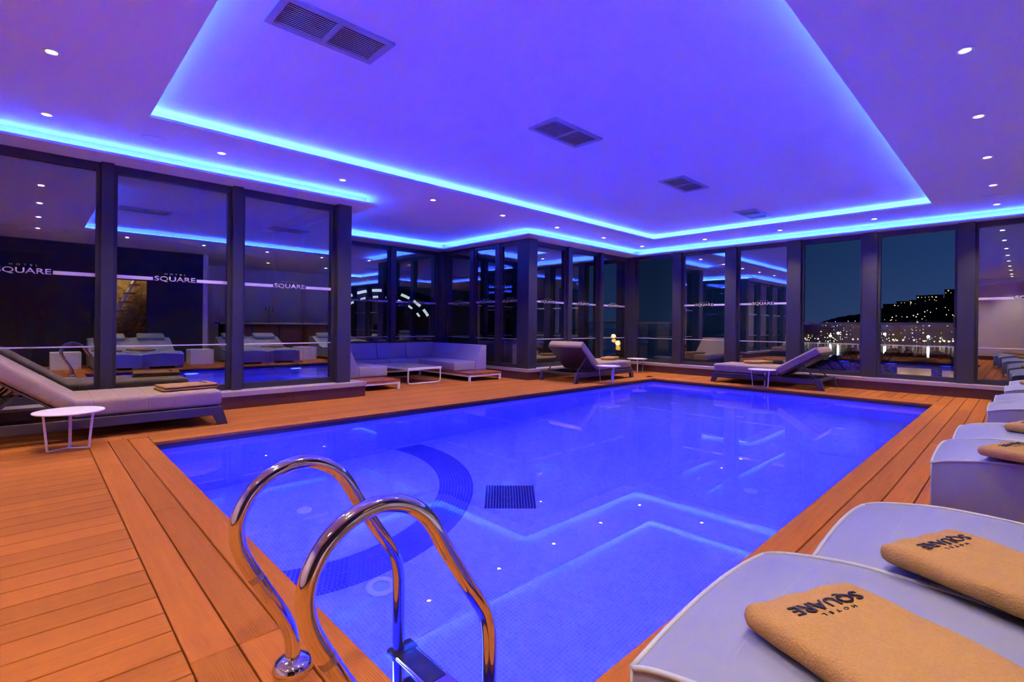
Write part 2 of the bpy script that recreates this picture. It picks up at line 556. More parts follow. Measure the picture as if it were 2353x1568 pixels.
# ------------------------------------------------------------------ pool
pool = tag(empty('pool_basin'), 'rectangular sunken swimming pool lined with pale blue mosaic', kind='structure')
T = 0.12
MB().box(PX0, PX1, PY0, PY1, PFLOOR - 0.1, PFLOOR).build('basin_floor', M['tile_floor'], pool)
MB().box(PX0 - T, PX0, PY0 - T, PY1 + T, PFLOOR - 0.1, -0.10).build('basin_wall', M['tile_wx'], pool)
MB().box(PX1, PX1 + T, PY0 - T, PY1 + T, PFLOOR - 0.1, -0.10).build('basin_wall', M['tile_wx'], pool)
MB().box(PX0, PX1, PY0 - T, PY0, PFLOOR - 0.1, -0.10).build('basin_wall', M['tile_wy'], pool)
MB().box(PX0, PX1, PY1, PY1 + T, PFLOOR - 0.1, -0.10).build('basin_wall', M['tile_wy'], pool)
# dark rim board under the deck edge
rb = MB()
R0 = 0.004
rb.box(PX0 - 0.05, PX0 - R0, PY0 - 0.05, PY1 + 0.05, -0.10, -0.029).box(PX1 + R0, PX1 + 0.05, PY0 - 0.05, PY1 + 0.05, -0.10, -0.029)
rb.box(PX0 - 0.05, PX1 + 0.05, PY0 - 0.05, PY0 - R0, -0.10, -0.029).box(PX0 - 0.05, PX1 + 0.05, PY1 + R0, PY1 + 0.05, -0.10, -0.029)
rb.build('rim_board', M['rim'], pool)
wm = bpy.data.meshes.new('water')
wm.from_pydata([(PX0, PY0, WATER), (PX1, PY0, WATER), (PX1, PY1, WATER), (PX0, PY1, WATER)], [], [(0, 1, 2, 3)])
wm.materials.append(M['water'])
water = tag(put('pool_water', wm), 'still clear water filling the blue lit pool', 'water', kind='stuff')

# curved blue mosaic band on the pool floor: single tiles, too many to be objects
def tile_patch(name, quads, mat, label):
    verts, faces = [], []
    for q in quads:
        n = len(verts)
        for x, y in q: verts.append((x, y, PFLOOR + 0.004))
        for x, y in q: verts.append((x, y, PFLOOR - 0.002))
        faces.append((n, n + 1, n + 2, n + 3))
        for i in range(4):
            j = (i + 1) % 4
            faces.append((n + i, n + 4 + i, n + 4 + j, n + j))
    me = bpy.data.meshes.new(name)
    me.from_pydata(verts, [], faces)
    me.materials.append(mat)
    o = put(name, me, pool)
    return tag(o, label, kind='stuff')
RC = (1.85, 4.84)
quads = []
r = 1.35
while r < 1.655:
    n = int(2 * PI * r / 0.0325)
    for k in range(n):
        a0 = 2 * PI * k / n + 0.001; a1 = 2 * PI * (k + 1) / n - 0.0015
        q = [(RC[0] + rr * math.cos(a), RC[1] + rr * math.sin(a)) for rr, a in ((r, a0), (r + 0.0275, a0), (r + 0.0275, a1), (r, a1))]
        if all(PX0 + 0.01 < p[0] < PX1 and PY0 < p[1] < PY1 - 0.01 for p in q): quads.append(q)
    r += 0.0305
tile_patch('mosaic_band', quads, M['tile_blue'], 'curved band of darker blue mosaic tiles')
quads = []
gc, ga, gs = Vector((3.292, 3.393)), math.radians(-43), 0.475
for i in range(18):
    for j in range(16):
        u0 = -gs / 2 + gs * i / 18; v0 = -gs / 2 + gs * j / 16
        q = []
        for du, dv in ((0.001, 0.001), (gs / 18 - 0.004, 0.001), (gs / 18 - 0.004, gs / 16 - 0.004), (0.001, gs / 16 - 0.004)):
            x, y = u0 + du, v0 + dv
            q.append((gc.x + x * math.cos(ga) - y * math.sin(ga), gc.y + x * math.sin(ga) + y * math.cos(ga)))
        quads.append(q)
tile_patch('mosaic_square', quads, M['tile_navy'], 'square patch of navy mosaic tiles')
def ring_fitting(x, y, r):
    f = MB().lathe([(0.0, 0.012), (r * 0.55, 0.014), (r * 0.62, 0.004), (r * 0.68, 0.016), (r, 0.010), (r, -0.004), (0, -0.004)], 28, (x, y, PFLOOR)).build('floor_inlet', M['fitting'], pool, 'auto')
for x, y in ((1.727, 4.356), (4.986, 1.816), (8.1, 1.76), (8.2, 4.33), (7.9, 3.06)):
    ring_fitting(x, y, 0.062)
f = MB().lathe([(0.055, -0.03), (0.058, 0.012), (0.085, 0.016), (0.10, 0.010), (0.10, -0.004)], 36, (1.732, 3.046, PFLOOR)).build('floor_lamp_ring', M['fitting'], pool, 'auto')
MB().lathe([(0.0, 0.004), (0.055, 0.004), (0.055, -0.03), (0, -0.03)], 28, (1.732, 3.046, PFLOOR)).build('floor_lamp_glass', simple('pale_green_lens', (0.45, 0.62, 0.62), 0.15, noise=0.05), f)
# wall lamps under water on the two sides nearest to the camera
def pool_lamp(x, y, z, direction):
    me = MB().lathe([(0.0, 0.018), (0.10, 0.016), (0.13, 0.010), (0.14, 0.0), (0.14, -0.01), (0.0, -0.01)], 28).mesh('pool_wall_lamp', M['pool_lens'], 'auto')
    o = put('pool_wall_lamp', me, pool, (x, y, z))
    o.rotation_euler = Vector(direction).to_track_quat('Z', 'Y').to_euler()
    ld = bpy.data.lights.new('pool_lamp_light', 'AREA')
    ld.shape = 'DISK'; ld.size = 0.26
    ld.color = POOL_COL; ld.energy = POOL_W
    lo = bpy.data.objects.new('pool_lamp_light', ld)
    COL.objects.link(lo)
    lo.parent = pool
    lo.location = (x + direction[0] * 0.03, y + direction[1] * 0.03, z)
    lo.rotation_euler = Vector(direction).to_track_quat('-Z', 'Y').to_euler()
for yy in (1.7, 3.05, 4.4): pool_lamp(PX0, yy, -0.55, (1, 0, 0))
for xx in (2.6, 4.9, 7.2): pool_lamp(xx, PY0, -0.55, (0, 1, 0))

# ------------------------------------------------------------------ ceiling
TX0, TX1, TY0, TY1 = 0.75, 9.41, 0.94, 5.45
OFF = 0.13
ceiling = tag(empty('ceiling'), 'white ceiling with a recessed tray and blue glowing coves', kind='structure')
BULK = [(XB - 0.2, 6.67), (3.50, 6.67), (3.50, 9.30), (6.84, 9.30), (6.84, 6.63), (10.64, 6.63), (10.64, YR - 2.9)]
LIP = [(XB - 0.2, 6.49), (3.60, 6.49), (3.60, 9.12), (6.66, 9.12), (6.66, 6.44), (10.45, 6.44), (10.45, YR - 2.9)]
OUT = [(XB - 0.2, 7.15), (3.05, 7.15), (3.05, 9.85), (7.25, 9.85), (7.25, 7.15), (11.0, 7.15), (11.0, YR - 2.9)]
cb = MB()
for r in ((XB - 0.2, TX0, YR - 2.9, 6.8), (TX1, 10.8, YR - 2.9, 6.8), (TX0, TX1, YR - 2.9, TY0), (TX0, TX1, TY1, 6.8), (3.3, 7.0, 6.8, 9.5)):
    cb.box(r[0], r[1], r[2], r[3], ZC, ZC + 0.025)
cb.build('ceiling_panel', M['plaster'], ceiling)
tb = MB()
a, b, c, d = TX0 - OFF, TX1 + OFF, TY0 - OFF, TY1 + OFF
tb.box(a - 0.05, b + 0.05, c - 0.05, d + 0.05, ZT, ZT + 0.05)
tb.box(a - 0.05, a, c, d, ZC + 0.0251, ZT).box(b, b + 0.05, c, d, ZC + 0.0251, ZT)
tb.box(a, b, c - 0.05, c, ZC + 0.0251, ZT).box(a, b, d, d + 0.05, ZC + 0.0251, ZT)
tb.build('tray_recess', M['plaster'], ceiling)
MB().strip(BULK, OUT, ZS + 0.025, ZC + 0.02).build('bulkhead', M['plaster'], ceiling)
MB().strip(LIP, OUT, ZS, ZS + 0.0249).build('soffit', M['plaster'], ceiling)
# thin upstand hiding the tape light
def inset(poly, d):
    return poly
led_h = 0.012
zl = ZC + 0.0255
L_in = 0.075
lx0, lx1, ly0, ly1 = TX0 - L_in, TX1 + L_in, TY0 - L_in, TY1 + L_in
for bx in ((lx0, lx1, ly1, ly1 + 0.014), (lx0, lx1, ly0 - 0.014, ly0), (lx0 - 0.014, lx0, ly0, ly1), (lx1, lx1 + 0.014, ly0, ly1)):
    MB().box(bx[0], bx[1], bx[2], bx[3], zl, zl + led_h).build('tray_led_strip', M['led'], ceiling)
zl = ZS + 0.0255
segs = [((XB, 6.58), (3.50, 6.58)), ((3.56, 6.64), (3.56, 9.21)), ((3.58, 9.21), (6.74, 9.21)), ((6.74, 9.19), (6.74, 6.54)), ((6.76, 6.54), (10.54, 6.54)), ((10.55, 6.52), (10.55, YR - 2.6))]
for p, q in segs:
    x0, x1 = sorted((p[0], q[0])); y0, y1 = sorted((p[1], q[1]))
    if x1 - x0 < 0.05: x0 -= 0.007; x1 += 0.007
    else: y0 -= 0.007; y1 += 0.007
    MB().box(x0, x1, y0, y1, zl, zl + led_h).build('cove_led_strip', M['led'], ceiling)

# downlights: recessed can, lens, trim ring and its spot
def make_downlight():
    t = empty('ceiling_downlight')
    MB().lathe([(0.038, -0.004), (0.046, -0.006), (0.046, 0.0), (0.031, 0.0), (0.031, -0.004)], 24).build('trim_ring', M['white_metal'], t, 'auto')
    MB().lathe([(0.0, -0.003), (0.028, -0.002), (0.031, 0.0), (0.0, 0.0)], 24).build('lens', M['bulb'], t)
    return t
dl_proto = make_downlight()
dl_used = [False]
def downlight(x, y, label, group, power=1.0):
    o = dl_proto if not dl_used[0] else copy_tree(dl_proto)
    dl_used[0] = True
    o.location = (x, y, ZC)
    tag(o, label, 'downlight', group)
    ld = bpy.data.lights.new('downlight_spot', 'SPOT')
    ld.energy = SPOT_W * power; ld.color = WARM
    ld.spot_size = math.radians(104); ld.spot_blend = 0.8
    ld.shadow_soft_size = 0.04
    lo = bpy.data.objects.new('downlight_spot', ld)
    COL.objects.link(lo)
    lo.parent = o
    lo.location = (0, 0, -0.02)
rowA = [0.09, 1.47, 2.84, 4.23, 5.63, 7.01, 8.48, 9.97]
for i, x in enumerate(rowA):
    downlight(x, 6.05, 'warm ceiling downlight beside the left window wall, %s from the camera end' % ORD[i], 'downlights along the left cove')
for i, y in enumerate((4.62, 3.18, 1.735, 0.282)):
    downlight(10.03, y, 'warm ceiling downlight beside the far window wall, %s from the far corner' % ORD[i], 'downlights along the far cove')
for i, x in enumerate((8.68, 7.24, 5.80, 4.37, 2.95, 1.50, 0.09, -1.35)):
    downlight(x, 0.28, 'warm ceiling downlight above the daybed row, %s from the far window wall' % ORD[i], 'downlights above the daybeds')
for i, y in enumerate((4.62, 3.2, 1.76)):
    downlight(0.09, y, 'warm ceiling downlight over the ladder end of the deck, %s from the left windows' % ORD[i], 'downlights over the ladder end')
for i, y in enumerate((0.28, 1.75, 3.2, 4.65)):
    downlight(-2.35, y, 'warm ceiling downlight close to the pale back wall, %s from the daybeds' % ORD[i], 'downlights washing the back wall')
for i, (x, y) in enumerate(((5.2, -2.2), (7.0, -2.2), (8.8, -2.2))):
    downlight(x, y, 'warm ceiling downlight above the bar counter, %s from the dark wall' % ORD[i], 'downlights above the bar', 0.7)

# air vents in the tray
def make_vent():
    t = empty('ceiling_vent')
    w, h = 0.74, 0.36
    MB().box(-w / 2 + 0.02, w / 2 - 0.02, -h / 2 + 0.02, h / 2 - 0.02, -0.004, -0.002).build('cavity_shade_sheet', M['black'], t)  # flat black sheet standing in for the shade behind the slats
    fb = MB()
    fb.box(-w / 2, w / 2, -h / 2, -h / 2 + 0.045, -0.016, -0.0005).box(-w / 2, w / 2, h / 2 - 0.045, h / 2, -0.016, -0.0005)
    fb.box(-w / 2, -w / 2 + 0.045, -h / 2 + 0.045, h / 2 - 0.045, -0.016, -0.0005).box(w / 2 - 0.045, w / 2, -h / 2 + 0.045, h / 2 - 0.045, -0.016, -0.0005)
    fb.box(-0.015, 0.015, -h / 2 + 0.045, h / 2 - 0.045, -0.016, -0.0005)
    fb.build('vent_frame', M['vent_grey'], t)
    sl = MB().box(0, w / 2 - 0.06, -0.0015, 0.0015, -0.0085, -0.006).mesh('vent_slat', M['white_metal'])
    n = 13
    for k in range(n):
        yy = -h / 2 + 0.045 + (h - 0.09) * (k + 0.5) / n
        put('vent_slat', sl, t, (0.015, yy, 0)); put('vent_slat', sl, t, (-w / 2 + 0.045, yy, 0))
    return t
vp = make_vent()
for i, x in enumerate((1.42, 3.84, 6.32, 8.76)):
    o = vp if i == 0 else copy_tree(vp)
    o.location = (x, 3.205, ZT)
    tag(o, 'slatted ceiling air vent in the blue tray, %s from the camera' % ORD[i], 'vent', 'air vents in the tray')
spk = MB().lathe([(0.0, -0.003), (0.095, -0.003), (0.105, -0.006), (0.11, -0.004), (0.11, 0.0), (0, 0)], 32).mesh('ceiling_speaker', M['plaster'], 'auto')
for (x, y), l in (((0.879, 6.09), 'round flush ceiling speaker beside the left glass wall'), ((9.4, 0.30), 'round flush ceiling speaker over the daybeds'), ((9.27, 6.05), 'round flush ceiling speaker at the far corner')):
    tag(put('ceiling_speaker', spk, None, (x, y, ZC)), l, 'speaker', 'round ceiling speakers')

# ------------------------------------------------------------------ kerbs under the glass
def text_mesh(body, name, mat, height, width, depth=0.0006, bold=0.012):
    cu = bpy.data.curves.new('t', 'FONT')
    cu.body = body
    cu.offset = bold
    cu.resolution_u = 3
    cu.space_character = 1.0 if body == 'SQUARE' else 2.2
    to = bpy.data.objects.new('t', cu)
    COL.objects.link(to)
    dg = bpy.context.evaluated_depsgraph_get()
    me = bpy.data.meshes.new_from_object(to.evaluated_get(dg))
    bpy.data.objects.remove(to)
    xs = [v.co.x for v in me.vertices]; ys = [v.co.y for v in me.vertices]
    x0, x1, y0, y1 = min(xs), max(xs), min(ys), max(ys)
    bm = bmesh.new()
    bm.from_mesh(me)
    for v in bm.verts:
        v.co.x = ((v.co.x - x0) / (x1 - x0) - 0.5) * width
        v.co.y = ((v.co.y - y0) / (y1 - y0) - 0.5) * height
        v.co.z = 0
    g = bmesh.ops.extrude_face_region(bm, geom=bm.faces[:])
    for v in [x for x in g['geom'] if isinstance(x, bmesh.types.BMVert)]: v.co.z = depth
    bmesh.ops.recalc_face_normals(bm, faces=bm.faces)
    out = bpy.data.meshes.new(name)
    bm.to_mesh(out); bm.free()
    out.materials.append(mat)
    bpy.data.meshes.remove(me)
    return out
TXT_BIG = text_mesh('SQUARE', 'name_lettering', M['decal'], 0.066, 0.405)
TXT_SMALL = text_mesh('HOTEL', 'small_lettering', M['decal'], 0.0165, 0.205, bold=0.004)

trim_n = [0]
def trim(label, mb, mat, name=None):
    trim_n[0] += 1
    return tag(mb.build(name or 'trim_%d' % trim_n[0], mat), label, kind='structure')

def kerb(side, inner, outer, seams):
    k = tag(empty('baseboard_' + side), 'low brown fascia kerb with a pale stone ledge', kind='structure')
    inn = lambda p: p
    MB().strip(inner, outer, 0.150, 0.205).build('stone_ledge', M['ledge'], k)
    # fascia boards set back 1 cm, one per run, split at seams
    for (p, q) in seams:
        x0, x1 = sorted((p[0], q[0])); y0, y1 = sorted((p[1], q[1]))
        MB().box(x0, x1, y0, y1, 0.0, 0.149).build('fascia_board', M['fascia'], k)
    return k
kerb('left', [(XB, 6.65), (3.52, 6.65), (3.52, 9.30), (6.83, 9.30), (6.83, 6.58), (10.42, 6.58), (10.42, YR - 2.8)],
     [(XB, 7.15), (3.05, 7.15), (3.05, 9.85), (7.25, 9.85), (7.25, 7.15), (11.0, 7.15), (11.0, YR - 2.8)],
     [((XB, 6.665), (-0.3, 6.70)), ((-0.297, 6.665), (2.49, 6.70)), ((2.493, 6.665), (3.505, 6.70)), ((3.47, 6.703), (3.505, 9.31)),
      ((3.508, 9.315), (6.84, 9.35)), ((6.845, 6.63), (6.88, 9.31)), ((6.845, 6.595), (8.9, 6.627)), ((8.903, 6.595), (10.43, 6.627)),
      ((10.435, 3.9), (10.47, 6.59)), ((10.435, 0.78), (10.47, 3.897)), ((10.435, -2.4), (10.47, 0.777)), ((10.435, YR - 2.8), (10.47, -2.403))])

# ------------------------------------------------------------------ windows
ZB = 0.205
win_n = [0]
def window(p, q, inward, label, mode='fixed', decal=True):
    """p,q: 2D ends left to right as seen from inside; inward: unit normal into the room."""
    win_n[0] += 1
    p, q, inw = Vector((*p, 0)), Vector((*q, 0)), Vector((*inward, 0))
    t = (q - p).normalized()
    Lh = (q - p).length
    ang = math.atan2(t.y, t.x)
    w = tag(empty('window_%d' % win_n[0], p, ang), label, kind='structure')
    # local x along the pane, local -y into the room
    z0, z1, fr, dp = ZB, ZS, 0.065, 0.05
    MB().box(0, Lh, -dp, dp, z1 - 0.085, z1).build('head_rail', M['metal_dark'], w)
    MB().box(0, Lh, -dp, dp, z0, z0 + 0.075).build('bottom_rail', M['metal_dark'], w)
    MB().box(0, 0.035, -dp, dp, z0 + 0.075, z1 - 0.085).build('side_rail', M['metal_dark'], w)
    MB().box(Lh - 0.035, Lh, -dp, dp, z0 + 0.075, z1 - 0.085).build('side_rail', M['metal_dark'], w)
    if mode == 'fixed':
        MB().box(0.035, Lh - 0.035, -0.012, 0.012, z0 + 0.075, z1 - 0.085).build('pane', M['glass'], w)
    else:
        MB().box(0.035, Lh - 0.035, -0.012, 0.012, z0 + 0.075, 1.13).build('pane', M['glass_low'], w)
        MB().box(0.0, Lh, -0.06, -0.02, 1.125, 1.168).build('lowered_rail', M['metal_dark'], w)
        hx = 0.03 if mode == 'openL' else Lh - 0.03
        hb = MB().box(hx - 0.014, hx + 0.014, -0.085, -0.061, 1.08, 1.30, 0.008)
        hnd = hb.build('catch_handle', M['black'], w)
        MB().box(hx - 0.005, hx + 0.005, -0.0865, -0.0852, 1.265, 1.275).build('catch_screw', M['steel'], hnd)
    fx = -0.0155
    MB().box(0.035, Lh - 0.035, fx - 0.0008, fx, 0.768, 0.782).build('film_stripe', M['decal'], w)
    if decal and mode == 'fixed':
        c = Lh / 2
        for a, b in ((0.035, c - 0.215), (c + 0.215, Lh - 0.035)):
            if b - a > 0.01:
                MB().box(a, b, fx - 0.0008, fx, 1.523, 1.561).build('film_stripe', M['decal'], w)
        for me, zc in ((TXT_BIG, 1.543), (TXT_SMALL, 1.604)):
            o = put(me.name, me, w, (c, fx, zc))
            o.rotation_euler = (PI / 2, 0, 0)
    return w
def post(x0, x1, y0, y1, label):
    trim(label, MB().box(x0, x1, y0, y1, ZB, ZS, 0.006, 1), M['metal_dark'])
def lab(s): return 'fixed glass window with white film lettering, ' + s

# left wall
GLY = GY
for a, b, s in ((-1.90, -0.745, 'outermost of the left wall'), (-0.635, 0.53, 'left wall pane behind the left lounger head'), (0.64, 1.795, 'left wall pane behind the left lounger foot'), (1.915, 3.13, 'left wall pane beside the corner post')):
    window((a, GLY), (b, GLY), (0, -1), lab(s))
window((XB, GLY), (-2.01, GLY), (0, -1), lab('left wall pane by the back wall'))
for a, b, s in ((-2.01, -1.90, 'by the back wall'), (-0.745, -0.635, 'left of the lounger'), (0.53, 0.64, 'behind the left lounger'), (1.795, 1.915, 'between the second and third left panes')):
    post(a, b, GLY - 0.12, GLY + 0.08, 'dark aluminium window post ' + s)
post(3.13, 3.33, GLY - 0.17, GLY + 0.08, 'dark aluminium corner post beside the sofa recess')
# recess: left return (seen from inside: facing +X)
window((3.28, GY + 0.08), (3.28, 8.28), (1, 0), lab('left side of the sofa recess, near half'))
window((3.28, 8.36), (3.28, RECY - 0.08), (1, 0), lab('left side of the sofa recess, far half'))
post(3.22, 3.34, 8.28, 8.36, 'dark window mullion on the left side of the sofa recess')
# recess back
for a, b, s in ((3.40, 4.48, 'left'), (4.60, 5.59, 'middle'), (5.71, 6.85, 'right')):
    window((a, RECY), (b, RECY), (0, -1), lab('%s pane behind the grey sofa' % s))
post(3.20, 3.40, RECY - 0.1, RECY + 0.1, 'dark window post at the left back corner of the sofa recess')
post(4.48, 4.60, RECY - 0.09, RECY + 0.08, 'dark window mullion behind the sofa, left one')
post(5.59, 5.71, RECY - 0.09, RECY + 0.08, 'dark window mullion behind the sofa, right one')
post(6.85, 7.10, RECY - 0.25, RECY + 0.1, 'dark window post at the right back corner of the sofa recess')
# recess right return, faces -X: seen from inside left to right is decreasing Y
for a, b, s in ((9.37, 8.49, 'deep'), (8.36, 7.65, 'middle'), (7.52, 6.99, 'near')):
    window((7.0, a), (7.0, b), (-1, 0), lab('%s pane on the right side of the sofa recess' % s))
post(6.93, 7.06, 8.36, 8.49, 'dark window mullion on the right side of the recess, deep one')
post(6.93, 7.06, 7.52, 7.65, 'dark window mullion on the right side of the recess, near one')
post(6.94, 7.18, 6.69, 6.99, 'dark aluminium corner post between sofa recess and middle windows')
# middle bay
MY = 6.90
for a, b, s in ((7.18, 8.26, 'left pane of the middle bay'), (8.39, 9.41, 'centre pane of the middle bay'), (9.54, 10.60, 'right pane of the middle bay')):
    window((a, MY), (b, MY), (0, -1), lab(s))
post(8.26, 8.39, MY - 0.12, MY + 0.08, 'dark window mullion behind the middle lounger, left one')
post(9.41, 9.54, MY - 0.12, MY + 0.08, 'dark window mullion behind the middle lounger, right one')
post(10.60, 10.80, 6.62, MY + 0.08, 'dark aluminium post in the far corner')
# far wall, faces -X
FX = 10.70
bays = [(6.62, 5.62, 'openR', 'lowered sash window in the far corner'), (5.42, 4.42, 'fixed', lab('left fixed pane of the far wall')), (4.19, 3.21, 'fixed', lab('second fixed pane of the far wall')),
        (2.98, 2.00, 'openL', 'lowered sash window with the low headland behind it'), (1.78, 0.74, 'openR', 'lowered sash window with the lit hill behind it'), (0.53, -0.75, 'fixed', lab('rightmost pane of the far wall')),
        (-0.95, -2.2, 'fixed', lab('far wall pane beside the bar')), (-2.3, -3.6, 'fixed', lab('far wall pane behind the bar'))]
for a, b, mode, l in bays:
    window((FX, a), (FX, b), (-1, 0), l, mode)
for a, b, s in ((5.42, 5.62, 'first from the far corner'), (4.19, 4.42, 'second from the far corner'), (2.98, 3.21, 'third from the far corner'), (1.78, 2.00, 'fourth from the far corner'), (0.53, 0.74, 'fifth from the far corner'), (-0.95, -0.75, 'sixth from the far corner'), (-2.3, -2.2, 'beside the bar')):
    post(FX - 0.12, FX + 0.08, a, b, 'dark aluminium post of the far window wall, ' + s)

# ------------------------------------------------------------------ solid walls behind the camera (seen mirrored in the glass)
tag(MB().box(XB - 0.15, XB, YR - 3, 7.1, 0, ZC + 0.3).build('wall_back', M['wall_light']), 'plain pale wall at the ladder end', kind='structure')
tag(MB().box(XB, XB + 0.02, YR, 6.6, 0, 0.14).build('baseboard_back', M['fascia']), 'brown skirting along the pale wall', kind='structure')
wr = tag(empty('wall_right'), 'dark wall clad in horizontal slats behind the daybeds', kind='structure')
DX0, DX1, DH = 1.22, 2.12, 2.08
MB().box(XB, DX0, YR - 0.12, YR - 0.03, 0, ZC).box(DX1, 3.35, YR - 0.12, YR - 0.03, 0, ZC).box(DX0, DX1, YR - 0.12, YR - 0.03, DH, ZC).build('wall_core', M['black'], wr)
nsl = 18
hs_ = ZC / nsl
for k in range(nsl):
    z0, z1 = k * hs_ + 0.004, (k + 1) * hs_ - 0.004
    if z0 < DH:
        MB().box(XB, DX0, YR - 0.03, YR, z0, z1).build('wall_slat', M['slat'], wr)
        MB().box(DX1, 3.35, YR - 0.03, YR, z0, z1).build('wall_slat', M['slat'], wr)
    else:
        MB().box(XB, 3.35, YR - 0.03, YR, z0, z1).build('wall_slat', M['slat'], wr)
# lit stone lobby behind the doorway
tag(MB().box(0.6, 2.9, YR - 1.25, YR - 1.1, 0, 2.6).box(2.25, 2.4, YR - 1.1, YR - 0.13, 0, 2.6).box(0.9, 1.05, YR - 1.1, YR - 0.13, 0, 2.6).build('wall_lobby', M['stone']), 'golden rough stone wall seen through the doorway', kind='structure')
lb = bpy.data.lights.new('lobby_lamp_light', 'AREA'); lb.size = 0.3; lb.energy = 16; lb.color = (1, 0.72, 0.36)
lo = bpy.data.objects.new('lobby_lamp_light', lb); COL.objects.link(lo); lo.location = (1.7, YR - 0.6, 2.5)
st = tag(empty('lobby_stair', (1.05, YR - 1.0, 0)), 'open stair with white stringers in the stone lobby', 'stair')
for dy in (0.0, 0.45):
    MB().bar((0.1, 0.1 + dy, 0.3), (0.95, 0.1 + dy, 2.25), 0.02, 0.05).build('stringer', M['white_metal'], st)
for k in range(8):
    MB().box(0.08 + 0.1 * k, 0.30 + 0.1 * k, 0.09, 0.56, 0.38 + 0.23 * k, 0.405 + 0.23 * k).build('tread', M['teak'], st)
tag(MB().box(3.35, 3.47, YR - 2.8, YR, 0, ZC).build('wall_return', M['wall_light']), 'pale return wall beside the bar', kind='structure')
tag(MB().box(3.35, 11.0, YR - 2.95, YR - 2.8, 0, ZC).build('wall_bar', M['wall_light']), 'pale wall behind the bar', kind='structure')
bar = tag(empty('bar_counter', (6.6, YR - 1.7, 0)), 'dark wooden bar counter mirrored in the left glass', 'bar counter')
MB().box(-2.4, 2.4, -0.28, 0.28, 0, 1.0, 0.01).build('counter_body', M['slat'], bar)
MB().box(-2.5, 2.5, -0.36, 0.36, 1.0, 1.05, 0.008).build('counter_top', M['grey_glass'], bar)
for k in range(6):
    MB().box(-2.35 + 0.8 * k, -1.63 + 0.8 * k, 0.281, 0.30, 0.08, 0.95, 0.005).build('front_panel', M['fascia'], bar)
tap = tag(empty('beer_tap', (5.6, YR - 1.75, 1.05)), 'chrome beer tap tower on the bar counter', 'beer tap')
MB().lathe([(0.10, 0.0), (0.10, 0.02), (0.04, 0.03), (0.04, 0.36), (0.0, 0.36)], 24).build('column', M['steel'], tap, 'auto')
MB().tube([(-0.16, 0, 0.38), (0.16, 0, 0.38)], 0.035, 16).build('crossbar', M['steel'], tap, True)
for dx in (-0.11, 0.0, 0.11):
    s_ = MB().tube([(dx, 0.02, 0.38), (dx, 0.08, 0.38), (dx, 0.10, 0.32)], 0.012, 10).build('spout', M['steel'], tap, True)
    MB().tube([(dx, 0.05, 0.39), (dx, 0.07, 0.52)], [0.01, 0.018], 10).build('tap_handle', M['black'], s_, True)

# ------------------------------------------------------------------ pool ladder
RAIL = [(0.575, 0.0), (0.574, 0.06), (0.571, 0.100), (0.560, 0.145), (0.532, 0.204), (0.489, 0.283), (0.450, 0.356), (0.426, 0.412), (0.418, 0.462), (0.424, 0.505), (0.440, 0.542), (0.466, 0.577), (0.505, 0.606), (0.554, 0.624), (0.606, 0.627), (0.658, 0.612), (0.706, 0.580), (0.744, 0.533), (0.779, 0.470), (0.815, 0.412), (0.852, 0.353), (0.890, 0.295), (0.918, 0.247), (0.932, 0.202), (0.938, 0.148), (0.939, 0.040), (0.939, -0.10), (0.939, -0.9), (0.930, -0.96), (0.90, -0.99), (0.80, -1.0)]
def smooth_path(pts, sub=4):
    out = []
    n = len(pts)
    for i in range(n - 1):
        p0, p1, p2, p3 = pts[max(i - 1, 0)], pts[i], pts[i + 1], pts[min(i + 2, n - 1)]
        for k in range(sub):
            t = k / sub
            out.append(tuple(0.5 * ((2 * p1[j]) + (-p0[j] + p2[j]) * t + (2 * p0[j] - 5 * p1[j] + 4 * p2[j] - p3[j]) * t * t + (-p0[j] + 3 * p1[j] - 3 * p2[j] + p3[j]) * t ** 3) for j in range(2)))
    out.append(pts[-1])
    return out
ladder = tag(empty('pool_ladder', (0.575, 1.285, 0)), 'polished steel pool ladder with two looped handrails', 'ladder')
sp = smooth_path(RAIL)
for yy in (1.525, 1.045):
    rl = MB().tube([(x - 0.575, yy - 1.285, z) for x, z in sp], 0.0212, 20).build('handrail', M['steel'], ladder, True)
    MB().lathe([(0.022, 0.048), (0.030, 0.046), (0.046, 0.040), (0.055, 0.028), (0.058, 0.012), (0.056, 0.001), (0.022, 0.001)], 36, (0, yy - 1.285, 0)).build('floor_flange', M['steel'], ladder, 'auto')
    lz = Vector((0.466 - 0.575, yy - 1.285, 0.326))
    # small maker's plate on the straight part
    pl = MB().tube([(0.472 - 0.575, yy - 1.285, 0.3145), (0.463 - 0.575, yy - 1.285, 0.331)], 0.0215, 20, cap=False).build('maker_plate', simple('brushed_label', (0.45, 0.42, 0.42), 0.3, 0.9, noise=0.4, nscale=300), rl, True)
for z in (-0.13, -0.38, -0.63, -0.88):
    tr = MB().box(0.335, 0.425, -0.24, 0.24, z - 0.02, z, 0.006).build('tread', M['steel'], ladder)
    for s in (-1, 1):
        MB().box(0.345, 0.415, s * 0.12 - 0.09, s * 0.12 + 0.09, z + 0.0002, z + 0.004, 0.001, 1).build('grip_pad', M['tile_navy'], tr)
        MB().box(0.33, 0.43, s * 0.24 - 0.028, s * 0.24 + 0.028, z - 0.035, z + 0.012, 0.012).build('tread_bracket', M['black'], tr)

